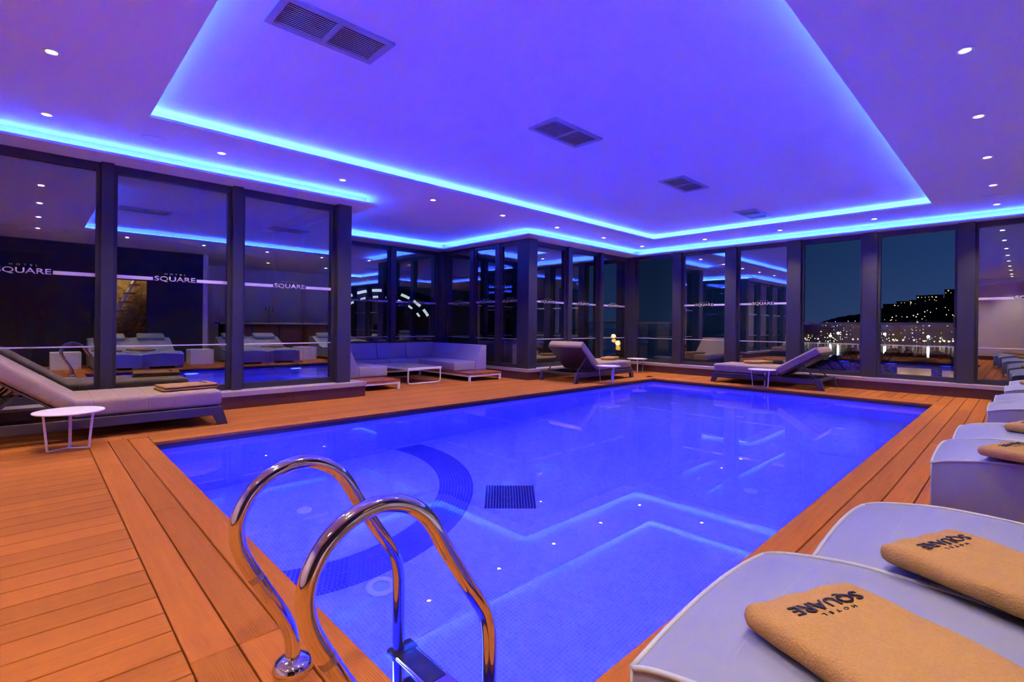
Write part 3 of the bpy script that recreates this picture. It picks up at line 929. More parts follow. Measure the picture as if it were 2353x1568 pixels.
# ------------------------------------------------------------------ rounded cushion loft
def round_section(w, t, n=6, r=0.035):
    """rounded rectangle in (y,z) centred on y, z from 0 to t"""
    pts = []
    for cx_, cz_, a0 in ((w / 2 - r, t - r, 0), (-w / 2 + r, t - r, PI / 2), (-w / 2 + r, r, PI), (w / 2 - r, r, 1.5 * PI)):
        for k in range(n):
            a = a0 + PI / 2 * k / (n - 1)
            pts.append((cx_ + r * math.cos(a), cz_ + r * math.sin(a)))
    return pts
def mattress(length, w, t, seams, r=0.04, step=0.02, crown=0.008):
    """along +x, with stitched cross seams pulled in"""
    secs = []
    xs = [0.0, 0.004, 0.012, 0.026]
    x = 0.04
    while x < length - 0.04: xs.append(x); x += step
    for s in seams: xs += [s - 0.012, s - 0.004, s, s + 0.004, s + 0.012]
    xs += [length - 0.026, length - 0.012, length - 0.004, length]
    xs = sorted(set(round(v, 4) for v in xs))
    for x in xs:
        e_ = min(x, length - x)
        sh = 0.0
        if e_ < r: sh = r - math.sqrt(max(0, r * r - (r - e_) ** 2))
        for s in seams:
            sh += 0.0045 * math.exp(-((x - s) / 0.006) ** 2)
        base = round_section(w - 2 * sh * 0.7, t - 2 * sh * 0.8, r=max(0.012, r - sh * 0.6))
        dz = sh * 0.8
        sec = []
        for (y, z) in base:
            zz = z + dz
            if z > t * 0.5: zz += crown * (1 - (2 * y / w) ** 2)
            sec.append((x, y, zz))
        secs.append(sec)
    return secs

# ------------------------------------------------------------------ loungers
def lounger(name, loc, rotz, label, ang, blen):
    L = empty(name, loc, rotz)
    tag(L, label, 'lounger', 'fabric loungers with raised backs')
    LEN, HW = 1.94, 0.42
    for s in (-1, 1):
        MB().box(0.055, LEN - 0.055, s * HW - 0.02, s * HW + 0.02, 0.100, 0.186, 0.003, 1).build('side_rail', M['frame_dark'], L)
        for x0, sg in ((0.0, 1), (LEN, -1)):
            pts = [(x0, 0.0), (x0 + sg * 0.085, 0.0), (x0 + sg * 0.135, 0.100), (x0 + sg * 0.055, 0.186)]
            if sg < 0: pts = list(reversed(pts))
            MB().prism(pts, 'y', s * HW - 0.024, s * HW + 0.024, 0.002, 1).build('leg', M['frame_dark'], L)
    for x in (0.075, 1.22, LEN - 0.075):
        MB().box(x - 0.02, x + 0.02, -HW + 0.02, HW - 0.02, 0.145, 0.184, 0.002, 1).build('cross_rail', M['frame_dark'], L)
    MB().box(0.07, 1.21, -HW + 0.03, HW - 0.03, 0.184, 0.192).build('seat_deck', M['frame_dark'], L)
    MB().loft(mattress(1.17, 0.82, 0.158, (0.21, 0.42, 0.63, 0.84, 1.03))).build('seat_mattress', M['fabric'], L, True).location = (0.045, 0, 0.1925)
    bk = MB().loft(mattress(blen, 0.82, 0.135, tuple(0.17 * k for k in range(1, int(blen / 0.17) + 1) if 0.17 * k < blen - 0.05))).build('back_mattress', M['fabric'], L, True)
    bk.location = (1.225, 0, 0.222)
    bk.rotation_euler = (0, -ang, 0)
    pn = MB().box(0.0, blen - 0.01, -HW + 0.03, HW - 0.03, -0.022, -0.004, 0.003, 1).build('back_frame', M['frame_dark'], L)
    pn.location = bk.location; pn.rotation_euler = bk.rotation_euler
    for s in (-1, 1):
        a = Vector((1.225 + math.cos(ang) * blen * 0.55, s * (HW - 0.07), 0.212 + math.sin(ang) * blen * 0.55 - 0.015))
        MB().bar(a, (1.80, s * (HW - 0.07), 0.165), 0.012, 0.022).build('support_strut', M['frame_dark'], L)
    MB().box(1.785, 1.815, -HW + 0.02, HW - 0.02, 0.15, 0.18).build('strut_rail', M['frame_dark'], L)
    return L
lounger('sun_lounger', (1.479, 6.185, 0), PI, 'taupe lounger with raised back in the left foreground by the glass', math.radians(37), 0.72)
lounger('sun_lounger', (9.005, 6.075, 0), PI, 'taupe lounger between the corner post and the far corner, back to the camera', math.radians(41), 0.68)
lounger('sun_lounger', (9.96, 4.245, 0), -PI / 2, 'taupe lounger along the far window wall, back raised to the right', math.radians(32), 0.76)

# ------------------------------------------------------------------ side tables
def side_table(x, y, label, turn):
    t = empty('side_table', (x, y, 0), turn)
    tag(t, label, 'table', 'small round white side tables')
    MB().lathe([(0.0, 0.300), (0.222, 0.300), (0.228, 0.303), (0.230, 0.307), (0.228, 0.311), (0.222, 0.313), (0.0, 0.313)], 48).build('table_top', M['white_metal'], t, 'auto')
    for k in range(3):
        a = 2 * PI * k / 3
        top = Vector((0.175 * math.cos(a), 0.175 * math.sin(a), 0.300)); bot = Vector((0.145 * math.cos(a), 0.145 * math.sin(a), 0.004))
        lg = MB().bar(bot, top, 0.022, 0.008, up=(math.cos(a), math.sin(a), 0)).build('leg', M['white_metal'], t)
        MB().bar((0, 0, 0.005), bot + Vector((0, 0, 0.001)), 0.022, 0.008).build('foot_bar', M['white_metal'], t)
    return t
side_table(0.235, 5.455, 'round white side table in the left foreground beside the lounger', math.radians(205))
side_table(7.80, 5.425, 'round white side table beside the middle lounger at the pool edge', math.radians(250))
side_table(10.13, 6.25, 'round white side table tucked into the far corner', math.radians(215))
side_table(9.385, 3.25, 'round white side table in front of the far wall lounger', math.radians(240))

# ------------------------------------------------------------------ towels
def towel_mesh(w=0.33, length=0.52, layer=0.026, folds=2, seed=1):
    rnd = random.Random(seed)
    # centreline of the folded sheet in (y,z): starts at back bottom, fold at front, back to the rear
    path = []
    h = layer * 1.02
    n = 16
    for i in range(n + 1): path.append((-length + length * i / n, h / 2))
    rr = h / 2
    for k in range(1, 8):
        a = -PI / 2 + PI * k / 8
        path.append((rr * math.cos(a) * 1.1, h / 2 + rr + rr * math.sin(a)))
    for i in range(n + 1): path.append((-length * i / n + (0.01 if i == n else 0), h / 2 + 2 * rr))
    secs = []
    m = len(path)
    ph = [rnd.uniform(0, 6.28) for _ in range(6)]
    for i, (y, z) in enumerate(path):
        a, b = path[max(i - 1, 0)], path[min(i + 1, m - 1)]
        ty, tz = b[0] - a[0], b[1] - a[1]
        l = math.hypot(ty, tz); ty /= l; tz /= l
        ny, nz = -tz, ty
        nw = 18
        ring = []
        hl = layer / 2 * 0.98
        top, bot = [], []
        for j in range(nw + 1):
            x = -w / 2 + w * j / nw
            e_ = min(j, nw - j)
            tk = hl * (0.35 if e_ == 0 else (0.85 if e_ == 1 else 1.0))
            wav = 0.0022 * math.sin(x * 31 + ph[0] + y * 9) + 0.0018 * math.sin(y * 40 + ph[1] + x * 13)
            upper = i > m / 2
            top.append((x, y + ny * tk, z + nz * tk + (wav if upper else 0)))
            bot.append((x, y - ny * tk, z - nz * tk + (wav * 0.6 if upper else 0)))
        secs.append(top + list(reversed(bot)))
    mb = MB().loft(secs)
    bmesh.ops.subdivide_edges(mb.bm, edges=mb.bm.edges[:], cuts=1, use_grid_fill=True)
    bmesh.ops.smooth_vert(mb.bm, verts=mb.bm.verts[:], factor=0.5, use_axis_x=True, use_axis_y=True, use_axis_z=True)
    zmin = min(v.co.z for v in mb.bm.verts)
    for v in mb.bm.verts: v.co.z -= zmin
    return mb.mesh('folded_towel', M['towel'], True)
def slab_towel(w=0.34, length=0.54, t=0.052, seed=1):
    rnd = random.Random(seed)
    ph = [rnd.uniform(0, 6.28) for _ in range(8)]
    def outline(ins, cr_):
        pts = []
        hw, hl = w / 2 - ins, length / 2 - ins
        cr_ = max(0.004, cr_ - ins)
        for cx_, cy_, a0 in ((hw - cr_, hl - cr_, 0), (-hw + cr_, hl - cr_, PI / 2), (-hw + cr_, -hl + cr_, PI), (hw - cr_, -hl + cr_, 1.5 * PI)):
            for k in range(7):
                a = a0 + PI / 2 * k / 6
                pts.append((cx_ + cr_ * math.cos(a), cy_ + cr_ * math.sin(a)))
        full = []
        for i in range(len(pts)):
            p, q = pts[i], pts[(i + 1) % len(pts)]
            d = math.hypot(q[0] - p[0], q[1] - p[1])
            m_ = 14 if i % 7 == 6 else 1
            for k in range(m_):
                full.append((p[0] + (q[0] - p[0]) * k / m_, p[1] + (q[1] - p[1]) * k / m_))
        return full
    secs = []
    for ins, zf in ((0.035, 0.0), (0.012, 0.01), (0.003, 0.15), (0.0, 0.35), (0.0, 0.55), (0.003, 0.75), (0.010, 0.89), (0.020, 0.96), (0.034, 1.0), (0.06, 1.02), (0.09, 1.035), (0.12, 1.04), (0.15, 1.045)):
        ring = []
        for x, y in outline(ins, 0.032):
            wx = 0.0022 * math.sin(y * 38 + ph[0]) + 0.0016 * math.sin(x * 60 + y * 23 + ph[1])
            z = t * zf + (wx if zf > 0.5 else wx * 0.3 * zf)
            ring.append((x + 0.0012 * math.sin(y * 47 + zf * 3 + ph[2]), y - length / 2 + 0.0012 * math.sin(x * 53 + ph[3]), z))
        secs.append(ring)
    mb = MB().loft(secs)
    return mb.mesh('folded_towel', M['towel'], True)
TOWEL = [slab_towel(seed=3), slab_towel(seed=8), towel_mesh(seed=5)]
TW_BIG = text_mesh('SQUARE', 'name_embroidery', M['thread'], 0.036, 0.205, 0.0022, 0.004)
TW_SMALL = text_mesh('HOTEL', 'small_embroidery', M['thread'], 0.008, 0.10, 0.0018, 0.0)
def towel(loc, rotz, label, text=True, tilt=(0, 0), scale=1.0, k=0):
    o = put('folded_towel', TOWEL[k], None, loc)
    o.rotation_euler = (tilt[0], tilt[1], rotz)
    o.scale = (scale, scale, 1)
    tag(o, label, 'towel', 'folded beige towels')
    if text:
        zt = 0.0565 if k < 2 else 0.0535
        for me, yy in ((TW_BIG, -0.078), (TW_SMALL, -0.110)):
            t = put(me.name, me, o, (-0.0, yy, zt))
            t.rotation_euler = (0, 0, PI)
    return o

# ------------------------------------------------------------------ daybeds
BED_W, BED_L = 0.79, 1.95
PROF = [(0.0, 0.306), (0.04, 0.322), (0.12, 0.340), (0.25, 0.358), (0.42, 0.360), (0.60, 0.350), (0.80, 0.332), (0.95, 0.330), (1.10, 0.362), (1.25, 0.425), (1.42, 0.515), (1.58, 0.590), (1.72, 0.635), (1.84, 0.640), (1.92, 0.610), (1.95, 0.56)]
def prof_z(y):
    for (a, za), (b, zb) in zip(PROF[:-1], PROF[1:]):
        if y <= b:
            t = (y - a) / (b - a)
            return za + (zb - za) * t
    return PROF[-1][1]
def make_daybed():
    t = empty('daybed')
    sp_ = smooth_path(PROF, 3)
    # local: foot at y=0, body towards -y, x from 0 to BED_W
    secs = []
    for (y, z) in sp_:
        sec = []
        nw = 14
        for j in range(nw + 1):
            u = j / nw
            x = BED_W * u
            c = 0.034 * (1 - (2 * u - 1) ** 2)
            ed = 0.0
            sec.append((x, -y, z + c))
        bul = 0.010
        for zz in (0.75, 0.5, 0.25):
            sec.append((BED_W + bul * math.sin(PI * zz), -y, 0.05 + (z - 0.05) * zz))
        sec.append((BED_W, -y, 0.05)); sec.append((0, -y, 0.05))
        for zz in (0.25, 0.5, 0.75):
            sec.append((-bul * math.sin(PI * zz), -y, 0.05 + (z - 0.05) * zz))
        secs.append(sec)
    # soft bulge of the foot end
    MB().loft(secs).build('upholstered_body', M['vinyl'], t, 'auto')
    z0 = PROF[0][1]
    foot = [(x_ * BED_W, 0.004, z0 + 0.034 * (1 - (2 * x_ - 1) ** 2)) for x_ in [i / 20 for i in range(21)]]
    MB().tube(foot, 0.0065, 8).build('foot_piping', M['piping'], t, True)
    for x_ in (0.0, BED_W):
        MB().tube([(x_, -y, z + 0.002) for y, z in sp_], 0.0065, 8).build('edge_piping', M['piping'], t, True)
        MB().tube([(x_, 0.002, z) for z in (0.05, 0.12, 0.2, z0)], 0.0045, 8).build('corner_seam', M['piping'], t, True)
    for dy in (0.0, 0.012):
        MB().tube([(0.10 + 0.03 * k, -(0.17 + dy + 0.0), prof_z(0.17) + 0.034 * (1 - (2 * (0.10 + 0.03 * k) / BED_W - 1) ** 2) + 0.0005) for k in range(int((BED_W - 0.2) / 0.03) + 1)], 0.0011, 5).build('stitched_seam', M['piping'], t, True)
    for x_ in (0.005, BED_W - 0.155):
        for y_ in (-0.08, -BED_L + 0.02):
            MB().box(x_, x_ + 0.15, y_, y_ + 0.06, 0.0, 0.05, 0.002, 1).build('foot_plate', M['white_metal'], t)
    pil = MB().loft(mattress(0.30, 0.56, 0.085, (), r=0.035)).build('head_pillow', M['vinyl'], t, True)
    pil.location = (BED_W / 2, -1.50, 0.585)
    pil.rotation_euler = (0, -math.radians(20), -PI / 2)
    return t
bed = make_daybed()
beds = [(0.945, 0.585, 'nearest pale blue daybed in the right foreground, towel with upside-down lettering on it'),
        (1.745, 0.46, 'pale blue daybed beside the nearest one, second in the row'),
        (3.615, 0.35, 'pale blue daybed whose whole square foot end shows, third in the row'),
        (4.415, 0.32, 'pale blue daybed behind the third one, fourth in the row'),
        (6.28, 0.222, 'pale blue daybed with purple shaded foot end, fifth in the row'),
        (7.08, 0.20, 'pale blue daybed cropped by the picture edge, sixth in the row'),
        (8.50, 0.150, 'pale blue daybed nearest the far windows, only its corner in view'),
        (9.31, 0.12, 'pale blue daybed at the far end of the row by the windows')]
for i, (x, y, l) in enumerate(beds):
    o = bed if i == 0 else copy_tree(bed)
    o.location = (x, y, 0)
    tag(o, l, 'daybed', 'pale blue daybeds in a row')
# towels on the daybeds: (bed index, dx along width, dy behind the foot, rotation)
for i, dx, dy, rz, s, l in ((0, 0.345, 0.215, -23, 1.0, 'beige folded towel on the nearest daybed'),
                            (1, 0.155, 0.235, -23, 1.0, 'beige folded towel on the second daybed'),
                            (2, 0.14, 0.235, -20, 1.0, 'beige folded towel on the third daybed'),
                            (3, 0.36, 0.28, -18, 1.0, 'beige folded towel on the fourth daybed'),
                            (4, 0.36, 0.30, -15, 1.0, 'beige folded towel on the fifth daybed'),
                            (5, 0.36, 0.30, -15, 1.0, 'beige folded towel on the sixth daybed'),
                            (6, 0.36, 0.16, -15, 1.0, 'beige folded towel on the daybed nearest the far windows'),
                            (7, 0.36, 0.25, -15, 1.0, 'beige folded towel on the last daybed of the row')):
    bx_, by_, _ = beds[i]
    z = prof_z(dy + 0.1) + 0.030
    towel((bx_ + dx, by_ - dy, z + 0.002), math.radians(rz), l, True, (0.0, 0.0), s, i % 2)
for (x, y), l in (((2.82, -0.30), 'white cube table between the second and third daybeds'), ((5.47, -0.4), 'white cube table between the fourth and fifth daybeds'), ((0.30, -0.30), 'white cube table beside the nearest daybed')):
    tag(MB().box(0, 0.5, -0.5, 0, 0, 0.37, 0.012).build('cube_table', M['white_metal']), l, 'table', 'white cube tables between daybeds').location = (x, y, 0)

towel((1.40, 6.10, 0.1925 + 0.158 + 0.006), math.radians(-82), 'beige folded towel on the left foreground lounger', True, (0, 0), 0.92, 2)
towel((8.56, 5.98, 0.1925 + 0.158 + 0.006), math.radians(110), 'beige folded towel on the lounger behind the middle side table', False, (0, 0), 0.85, 2)
towel((10.08, 3.73, 0.1925 + 0.158 + 0.006), math.radians(60), 'beige folded towel on the far wall lounger', False, (0, 0), 0.85, 2)

# ------------------------------------------------------------------ sofa in the recess
sofa = tag(empty('corner_sofa', (5.1, 8.2, 0)), 'u-shaped grey sofa on a low teak and white metal base', 'sofa')
SX, SY = 5.1, 8.2
def so(mb, name, mat, smooth=False):
    o = mb.build(name, mat, sofa, smooth)
    o.location = (-SX, -SY, 0)
    return o
def base(x0, x1, y0, y1, name):
    z0, z1 = 0.085, 0.118
    b_ = MB()
    b_.box(x0, x1, y0, y0 + 0.035, z0, z1).box(x0, x1, y1 - 0.035, y1, z0, z1).box(x0, x0 + 0.035, y0 + 0.035, y1 - 0.035, z0, z1).box(x1 - 0.035, x1, y0 + 0.035, y1 - 0.035, z0, z1)
    so(b_, name + '_frame', M['white_metal'])
    for x in (x0, x1 - 0.035):
        for y in (y0, y1 - 0.035):
            so(MB().box(x, x + 0.035, y, y + 0.035, 0, z0), 'leg', M['white_metal'])
    n = 5
    for k in range(n):
        a = x0 - 0.004 + (x1 - x0 + 0.008) * k / n; b = x0 - 0.004 + (x1 - x0 + 0.008) * (k + 1) / n
        so(MB().box(a, b - 0.003, y0 - 0.006, y1, z1 + 0.0005, 0.157, 0.002, 1), 'teak_slat', M['teak'])
base(3.56, 4.33, 7.065, 8.74, 'left_base')
base(5.80, 6.59, 7.085, 8.74, 'right_base')
base(3.56, 6.59, 8.76, 9.28, 'back_base')
ZP, ZST, ZBK = 0.158, 0.335, 0.65
# left arm: seat and sloped back
so(MB().box(3.87, 4.39, 7.56, 8.735, ZP, ZST, 0.03, 3), 'seat_cushion', M['sofa'], 'auto')
so(MB().prism([(3.58, ZP), (3.865, ZP), (3.86, ZST - 0.02), (3.70, ZBK), (3.58, ZBK)], 'y', 7.56, 8.735, 0.018, 3), 'back_cushion', M['sofa'], 'auto')
# right arm, two back cushions
so(MB().box(5.81, 6.325, 7.55, 8.735, ZP, ZST, 0.03, 3), 'seat_cushion', M['sofa'], 'auto')
for a, b in ((7.55, 8.31), (8.315, 9.22)):
    so(MB().prism([(6.62, ZP), (6.33, ZP), (6.335, ZST - 0.02), (6.50, ZBK), (6.62, ZBK)], 'y', a, b, 0.018, 3), 'back_cushion', M['sofa'], 'auto')
# back row
for a, b in ((3.58, 4.36), (4.365, 5.11), (5.115, 5.80), (5.805, 6.325)):
    so(MB().box(a, b, 8.74, 9.22, ZP, ZST, 0.03, 3), 'seat_cushion', M['sofa'], 'auto')
for a, b in ((3.58, 4.36), (4.365, 5.07), (5.075, 5.76), (5.765, 6.50)):
    so(MB().prism([(9.29, 0.159), (9.215, 0.159), (9.10, 0.34), (9.22, ZBK + 0.01), (9.29, ZBK + 0.01)] if False else [(9.29, ZST - 0.03), (9.14, ZST + 0.002), (9.215, ZBK + 0.01), (9.29, ZBK + 0.01)], 'x', a, b, 0.016, 3), 'back_cushion', M['sofa'], 'auto')

ct = tag(empty('coffee_table', (5.045, 7.95, 0)), 'low white coffee table with looped legs in front of the sofa', 'table')
def cto(mb, name, mat, smooth=False):
    o = mb.build(name, mat, ct, smooth)
    o.location = (-5.045, -7.95, 0)
    return o
cto(MB().box(4.70, 5.39, 7.44, 8.46, 0.277, 0.288), 'table_top', M['grey_glass'])
cto(MB().box(4.69, 5.40, 7.40, 7.44, 0.25, 0.288).box(4.69, 5.40, 8.46, 8.50, 0.25, 0.288).box(4.69, 4.699, 7.44, 8.46, 0.25, 0.288).box(5.391, 5.40, 7.44, 8.46, 0.25, 0.288), 'top_frame', M['white_metal'])
for yy in (7.42, 8.48):
    pts = [(4.705, yy, 0.26), (4.705, yy, 0.06), (4.712, yy, 0.035), (4.728, yy, 0.018), (4.755, yy, 0.0125), (5.335, yy, 0.0125), (5.362, yy, 0.018), (5.378, yy, 0.035), (5.385, yy, 0.06), (5.385, yy, 0.26)]
    cto(MB().tube(pts, 0.0125, 8), 'loop_leg', M['white_metal'], 'auto')

# ------------------------------------------------------------------ outside: bay, hills, town, lamps
SEA = -16.0
def at(u, v, dist):
    """world point seen at frame position u,v at the given distance: used only to work out real bearings and heights"""
    x, y = u - 1176.5, v - CY
    d = (c_right * x - c_up * y + lv_fwd * FPX).normalized()
    h = math.hypot(d.x, d.y)
    return Vector((d.x / h * dist, d.y / h * dist, EYE + d.z / h * dist))
sea_m = simple('night_sea', (0.004, 0.008, 0.014), 0.12, noise=0.3, nscale=0.02, bump=0.5, bscale=0.25)
sm = bpy.data.meshes.new('bay_water')
sm.from_pydata([(15, -3000, SEA), (3500, -3000, SEA), (3500, 3500, SEA), (15, 3500, SEA)], [], [(0, 1, 2, 3)])
sm.materials.append(sea_m)
tag(put('bay_water', sm), 'dark calm bay beyond the windows', 'sea', kind='stuff')
def ridge(name, pts, dist, depth, label):
    """hill with the skyline through pts (u,v), a mound with real depth"""
    rnd = random.Random(len(pts))
    cols = []
    sky = []
    for (u0, v0), (u1, v1) in zip(pts[:-1], pts[1:]):
        for k in range(10):
            t = k / 10
            sky.append((u0 + (u1 - u0) * t, v0 + (v1 - v0) * t + rnd.uniform(-1.0, 1.0)))
    verts, faces = [], []
    rows = 7
    for u, v in sky:
        top = at(u, v, dist + depth * 0.5)
        hgt = top.z - SEA
        bear = Vector((top.x, top.y)).normalized()
        for r_ in range(rows):
            t = r_ / (rows - 1)
            dd = dist + depth * t
            zz = SEA - 1 + (hgt + 1) * math.sin(PI * min(1, t)) ** 0.8 if 0 < t < 1 else SEA - 1
            verts.append((bear.x * dd, bear.y * dd, zz))
    n = len(sky)
    for i in range(n - 1):
        for r_ in range(rows - 1):
            a = i * rows + r_
            faces.append((a, a + rows, a + rows + 1, a + 1))
    me = bpy.data.meshes.new(name)
    me.from_pydata(verts, [], faces)
    me.materials.append(M['hill'])
    return tag(put(name, me), label, 'hill')
ridge('hillside', [(1990, 722), (2030, 712), (2080, 702), (2120, 690), (2160, 688), (2205, 668), (2300, 650), (2420, 640), (2600, 655)], 820, 500, 'dark wooded hill with lit houses behind the right open window')
ridge('headland', [(1830, 752), (1880, 742), (1930, 728), (1990, 720), (2060, 714), (2150, 716)], 1250, 500, 'low dark headland behind the left open window')
ridge('sky_block_slope', [(-500, 500), (-200, 505), (100, 520), (300, 540), (500, 575), (700, 610), (900, 655), (1000, 685), (1100, 712), (1180, 735)], 420, 300, 'added dark slope blocking the sky outside the left glass wall')  # added slope, shuts the bright sky out of the left panes

def far_building(u, v_base, dist, w, h, depth, label, lit, rows=3, cols=4):
    g = at(u, v_base, dist)
    bear = math.atan2(g.y, g.x)
    b_ = tag(empty('town_building', g, bear), label, 'building', 'town buildings across the bay')
    MB().box(0, depth, -w / 2, w / 2, -6, h).build('walls', M['facade'], b_)
    MB().box(-0.4, depth + 0.4, -w / 2 - 0.4, w / 2 + 0.4, h, h + 0.5).build('roof_slab', M['hill'], b_)
    rnd = random.Random(int(u * 7 + v_base))
    me = MB().box(-0.12, 0.0, -0.8, 0.8, -0.7, 0.7).mesh('lit_window', M['lit_warm'])
    me2 = MB().box(-0.12, 0.0, -0.45, 0.45, -0.4, 0.4).mesh('lit_window', M['lit_warm'])
    for r_ in range(rows):
        for c_ in range(cols):
            if rnd.random() < lit:
                put('lit_window', me if rnd.random() < 0.35 else me2, b_, (-0.01, -w / 2 + w * (c_ + 0.5) / cols, h * (r_ + 0.55) / rows))
    return b_
BL = [(2020, 722, 1000, 22, 9, 'first'), (2052, 712, 1010, 26, 9, 'second'), (2082, 706, 1010, 24, 9, 'third'), (2106, 702, 1010, 18, 8, 'fourth'),
      (2130, 697, 1015, 26, 12, 'fifth'), (2150, 693, 1015, 18, 10, 'sixth'), (2188, 676, 1030, 18, 7, 'seventh')]
for u, v, d_, w, h, s in BL:
    far_building(u, v, d_, w, h, 12, 'lit house on the hill skyline, %s from the left' % s, 0.28, 2, 6)
BL2 = [(1862, 778, 800, 26, 5, 0.3), (1905, 778, 800, 22, 13, 0.45), (1935, 776, 805, 22, 14, 0.5), (1968, 778, 805, 26, 10, 0.4), (2030, 778, 800, 24, 10, 0.4), (2060, 779, 805, 28, 12, 0.35),
       (2092, 776, 800, 22, 18, 0.55), (2128, 778, 800, 34, 22, 0.3), (2162, 779, 805, 24, 16, 0.35), (2192, 780, 805, 24, 18, 0.4)]
for i, (u, v, d_, w, h, lit) in enumerate(BL2):
    far_building(u, v, d_, w, h, 14, 'waterfront block across the bay, %s from the left' % ORD[i], lit * 0.6, 5, 6)
def street_lamp(name, u, v, dist, label, mat, r, group, watts=0, col=(1, 1, 1)):
    h = at(u, v, dist)
    foot = SEA if dist > 300 else SEA - 4
    l = tag(empty(name, (h.x, h.y, foot)), label, 'street lamp', group)
    MB().tube([(0, 0, 0), (0, 0, h.z - foot - r)], [r * 0.35, r * 0.2], 8).build('pole', M['metal_dark'], l, True)
    MB().lathe([(0.0, -r), (r * 0.7, -r * 0.7), (r, 0), (r * 0.7, r * 0.7), (0, r)], 14, (0, 0, h.z - foot)).build('lamp_globe', mat, l, True)
    if watts:
        ld = bpy.data.lights.new('street_lamp_light', 'POINT'); ld.energy = watts; ld.color = col; ld.shadow_soft_size = r
        lo = bpy.data.objects.new('street_lamp_light', ld); COL.objects.link(lo); lo.parent = l; lo.location = (0, 0, h.z - foot + r * 2)
for i, (u, v) in enumerate(((1908, 772), (1926, 766), (2033, 768), (2133, 774))):
    street_lamp('harbour_lamp', u, v, 760, 'bright white harbour lamp, %s from the left' % ORD[i], M['lit_white'], 1.5, 'bright harbour lamps')
for i, (u, v) in enumerate(((1850, 778), (1880, 779), (1960, 780), (1995, 780), (2052, 781), (2075, 782), (2100, 782), (2160, 785), (2170, 784), (2180, 785), (2190, 784), (2200, 784))):
    street_lamp('quay_lamp', u, v, 750, 'small quay lamp at the water edge, %s from the left' % ORD[i], M['lit_warm'], 1.1, 'quay lamps')
for i, (u, v, d_) in enumerate(((1367, 779, 60), (1411, 783, 56), (1421, 800, 50))):
    street_lamp('orange_street_lamp', u, v, d_, 'orange street lamp below the middle bay, %s from the left' % ORD[i], M['lit_orange'], 0.24, 'orange street lamps', 500, (1, 0.45, 0.1))
# scattered far lights on the slopes: too many and small to tell apart
rnd = random.Random(21)
vs, fs = [], []
def speck(p, r):
    n = len(vs)
    for d in ((r, 0, 0), (-r, 0, 0), (0, r, 0), (0, -r, 0), (0, 0, r), (0, 0, -r)):
        vs.append((p.x + d[0], p.y + d[1], p.z + d[2]))
    for f in ((0, 2, 4), (2, 1, 4), (1, 3, 4), (3, 0, 4), (2, 0, 5), (1, 2, 5), (3, 1, 5), (0, 3, 5)):
        fs.append(tuple(n + i for i in f))
for k in range(55):
    u = rnd.uniform(2015, 2203); top = 735 - (u - 2015) * 0.2
    speck(at(u, rnd.uniform(top, 770), 815), rnd.uniform(0.35, 0.8))
for k in range(40):
    u = rnd.uniform(1890, 1985)
    speck(at(u, rnd.uniform(738, 772), 815), rnd.uniform(0.35, 0.7))
for k in range(70):
    u = rnd.uniform(1845, 2203)
    speck(at(u, rnd.uniform(775, 786), 748), rnd.uniform(0.4, 0.8))
lm = bpy.data.meshes.new('town_lights')
lm.from_pydata(vs, [], fs); lm.materials.append(emit('town_light_warm', (1.0, 0.80, 0.50), 3.0))
tag(put('town_lights', lm), 'scattered lights of the town on the slopes', 'lights', kind='stuff')

# lit arch seen through the glass behind the sofa
arch = tag(empty('lit_arch', at(870, 770, 70)), 'illuminated white arch structure in the street behind the sofa windows', 'arch')
ac = at(870, 770, 70)
ad = math.atan2(ac.y, ac.x)
for j, (rad, off) in enumerate(((7.4, 0.0), (6.4, 1.2))):
    for k in range(9):
        a0 = PI * (0.12 + 0.085 * k); a1 = a0 + (0.055 if j == 0 else 0.035) * PI
        pts = []
        for s in range(5):
            a = a0 + (a1 - a0) * s / 4
            lx = -rad * math.cos(a); lz = rad * 0.82 * math.sin(a)
            pts.append((off * math.cos(ad) - lx * -math.sin(ad), off * math.sin(ad) - lx * math.cos(ad), lz))
        MB().tube(pts, 0.19 if j == 0 else 0.14, 6).build('light_segment', M['lit_strip'], arch, True)
for s in (-1, 1):
    MB().tube([(-s * 7.0 * -math.sin(ad), -s * 7.0 * math.cos(ad), -18), (-s * 7.0 * -math.sin(ad), -s * 7.0 * math.cos(ad), 2.6)], 0.25, 8).build('arch_pillar', M['metal_dark'], arch, True)
# closed red parasols on the terrace outside the left glass
for i, (u, d_) in enumerate(((95, 13.0), (200, 14.5), (45, 16.0))):
    g = at(u, 800, d_)
    p = tag(empty('closed_parasol', (g.x, g.y, -1.2)), 'closed dark red parasol on the terrace outside, %s' % ('left one', 'right one', 'back one')[i], 'parasol', 'closed parasols outside')
    MB().tube([(0, 0, 0), (0, 0, 2.45)], 0.03, 10).build('pole', M['metal_dark'], p, True)
    MB().lathe([(0.13, 0.7), (0.17, 0.9), (0.16, 1.4), (0.08, 2.0), (0.03, 2.36), (0.0, 2.38)], 14).build('folded_canopy', simple('dark_red_canvas', (0.06, 0.006, 0.010), 0.9, noise=0.2), p, True)
    MB().box(-0.3, 0.3, -0.3, 0.3, -0.06, 0.06, 0.02).build('base', M['ledge'], p)
tag(MB().box(-14, 3.0, 7.4, 34, -1.6, -1.26).build('terrace_slab', M['facade']), 'dark terrace outside the left glass wall', kind='structure')
tag(MB().box(11.2, 60, -40, 6.9, -9.6, -9.2).build('street_slab', M['facade']), 'dark street and roofs below the far windows', kind='structure')

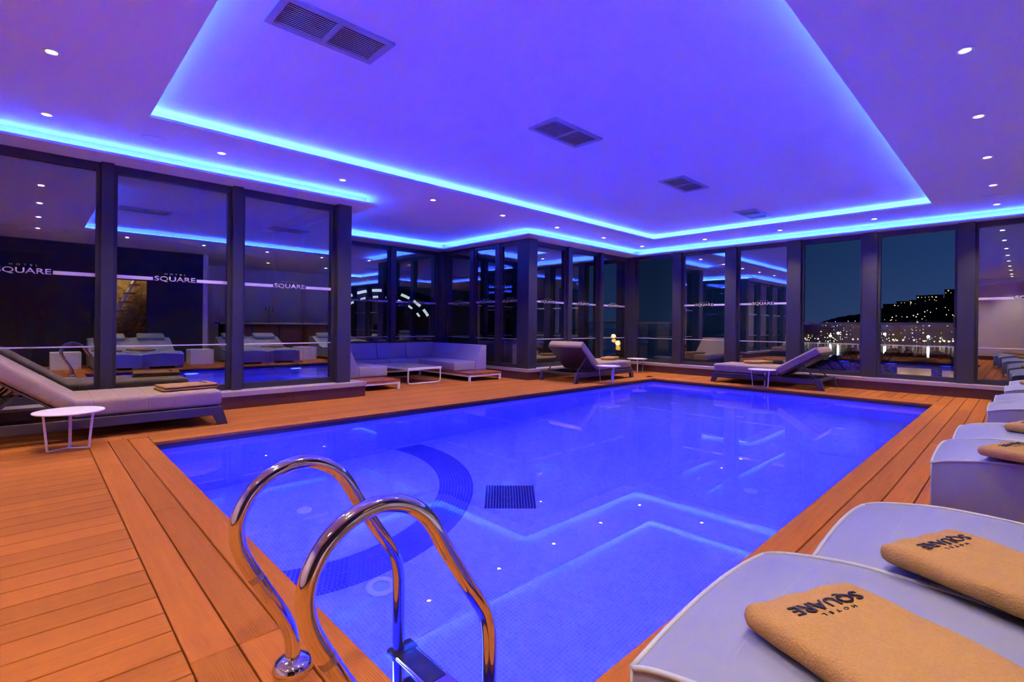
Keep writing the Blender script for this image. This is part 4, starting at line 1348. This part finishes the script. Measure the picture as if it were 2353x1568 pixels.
# dark trees and a low lit house between the hotel and the bay
def tree(x, y, zg, h, rr, seed, label):
    rnd = random.Random(seed)
    t = tag(empty('dark_tree', (x, y, zg)), label, 'tree', 'dark trees before the bay')
    MB().tube([(0, 0, 0), (0.1, 0, h * 0.6)], [0.22, 0.12], 8).build('trunk', M['fascia'], t, True)
    mb = MB()
    for k in range(46):
        a = rnd.uniform(0, 2 * PI); q = rnd.random() ** 0.6 * rr; zz = h * (0.45 + 0.55 * rnd.random()) - 0.3 * q
        bmesh.ops.create_icosphere(mb.bm, subdivisions=1, radius=rnd.uniform(0.35, 0.8) * rr * 0.45, matrix=Matrix.Translation((q * math.cos(a), q * math.sin(a), zz)) @ Matrix.Rotation(rnd.uniform(0, 3), 4, 'X'))
    mb.build('crown', M['leaf'], t)
for i, (u, v, d_) in enumerate(((1862, 812, 62), (1905, 815, 60), (1962, 803, 58), (2040, 806, 62), (2062, 801, 60), (2085, 806, 62), (2165, 808, 64), (2188, 814, 60))):
    p = at(u, v, d_)
    tree(p.x, p.y, -9.2, p.z + 9.2, 1.9, 40 + i, 'dark leafy tree in front of the bay, %s from the left' % ORD[i])
def roof_house(u, v, dist, w, label, lamps):
    g = at(u, v, dist)
    b_ = tag(empty('roadside_house', (g.x, g.y, -9.2), math.atan2(g.y, g.x)), label, 'house', 'low houses below the far windows')
    h = g.z + 9.2
    MB().box(0, 7, -w / 2, w / 2, 0, h).build('walls', simple('ochre_wall', (0.45, 0.33, 0.17), 0.9, noise=0.2, nscale=1.0), b_)
    MB().box(-0.5, 7.5, -w / 2 - 0.4, w / 2 + 0.4, h, h + 0.25).build('roof_slab', M['facade'], b_)
    for ly in lamps:
        lm_ = MB().lathe([(0.0, -0.12), (0.10, -0.06), (0.12, 0.0), (0.08, 0.08), (0, 0.1)], 12, (-0.25, ly, h - 0.55)).build('wall_lamp', M['lit_warm2'], b_, True)
        ld = bpy.data.lights.new('house_lamp_light', 'POINT'); ld.energy = 9; ld.color = (1, 0.7, 0.3); ld.shadow_soft_size = 0.1
        lo = bpy.data.objects.new('house_lamp_light', ld); COL.objects.link(lo); lo.parent = b_; lo.location = (-0.6, ly, h - 0.55)
M['lit_warm2'] = emit('wall_lamp_glow', (1.0, 0.70, 0.30), 14.0)
roof_house(2100, 845, 36, 1.5, 'low ochre house with two wall lamps below the right open window', (-0.55, 0.5))
roof_house(2190, 852, 36, 0.9, 'small ochre gatehouse with a wall lamp beside the far posts', (-0.1,))
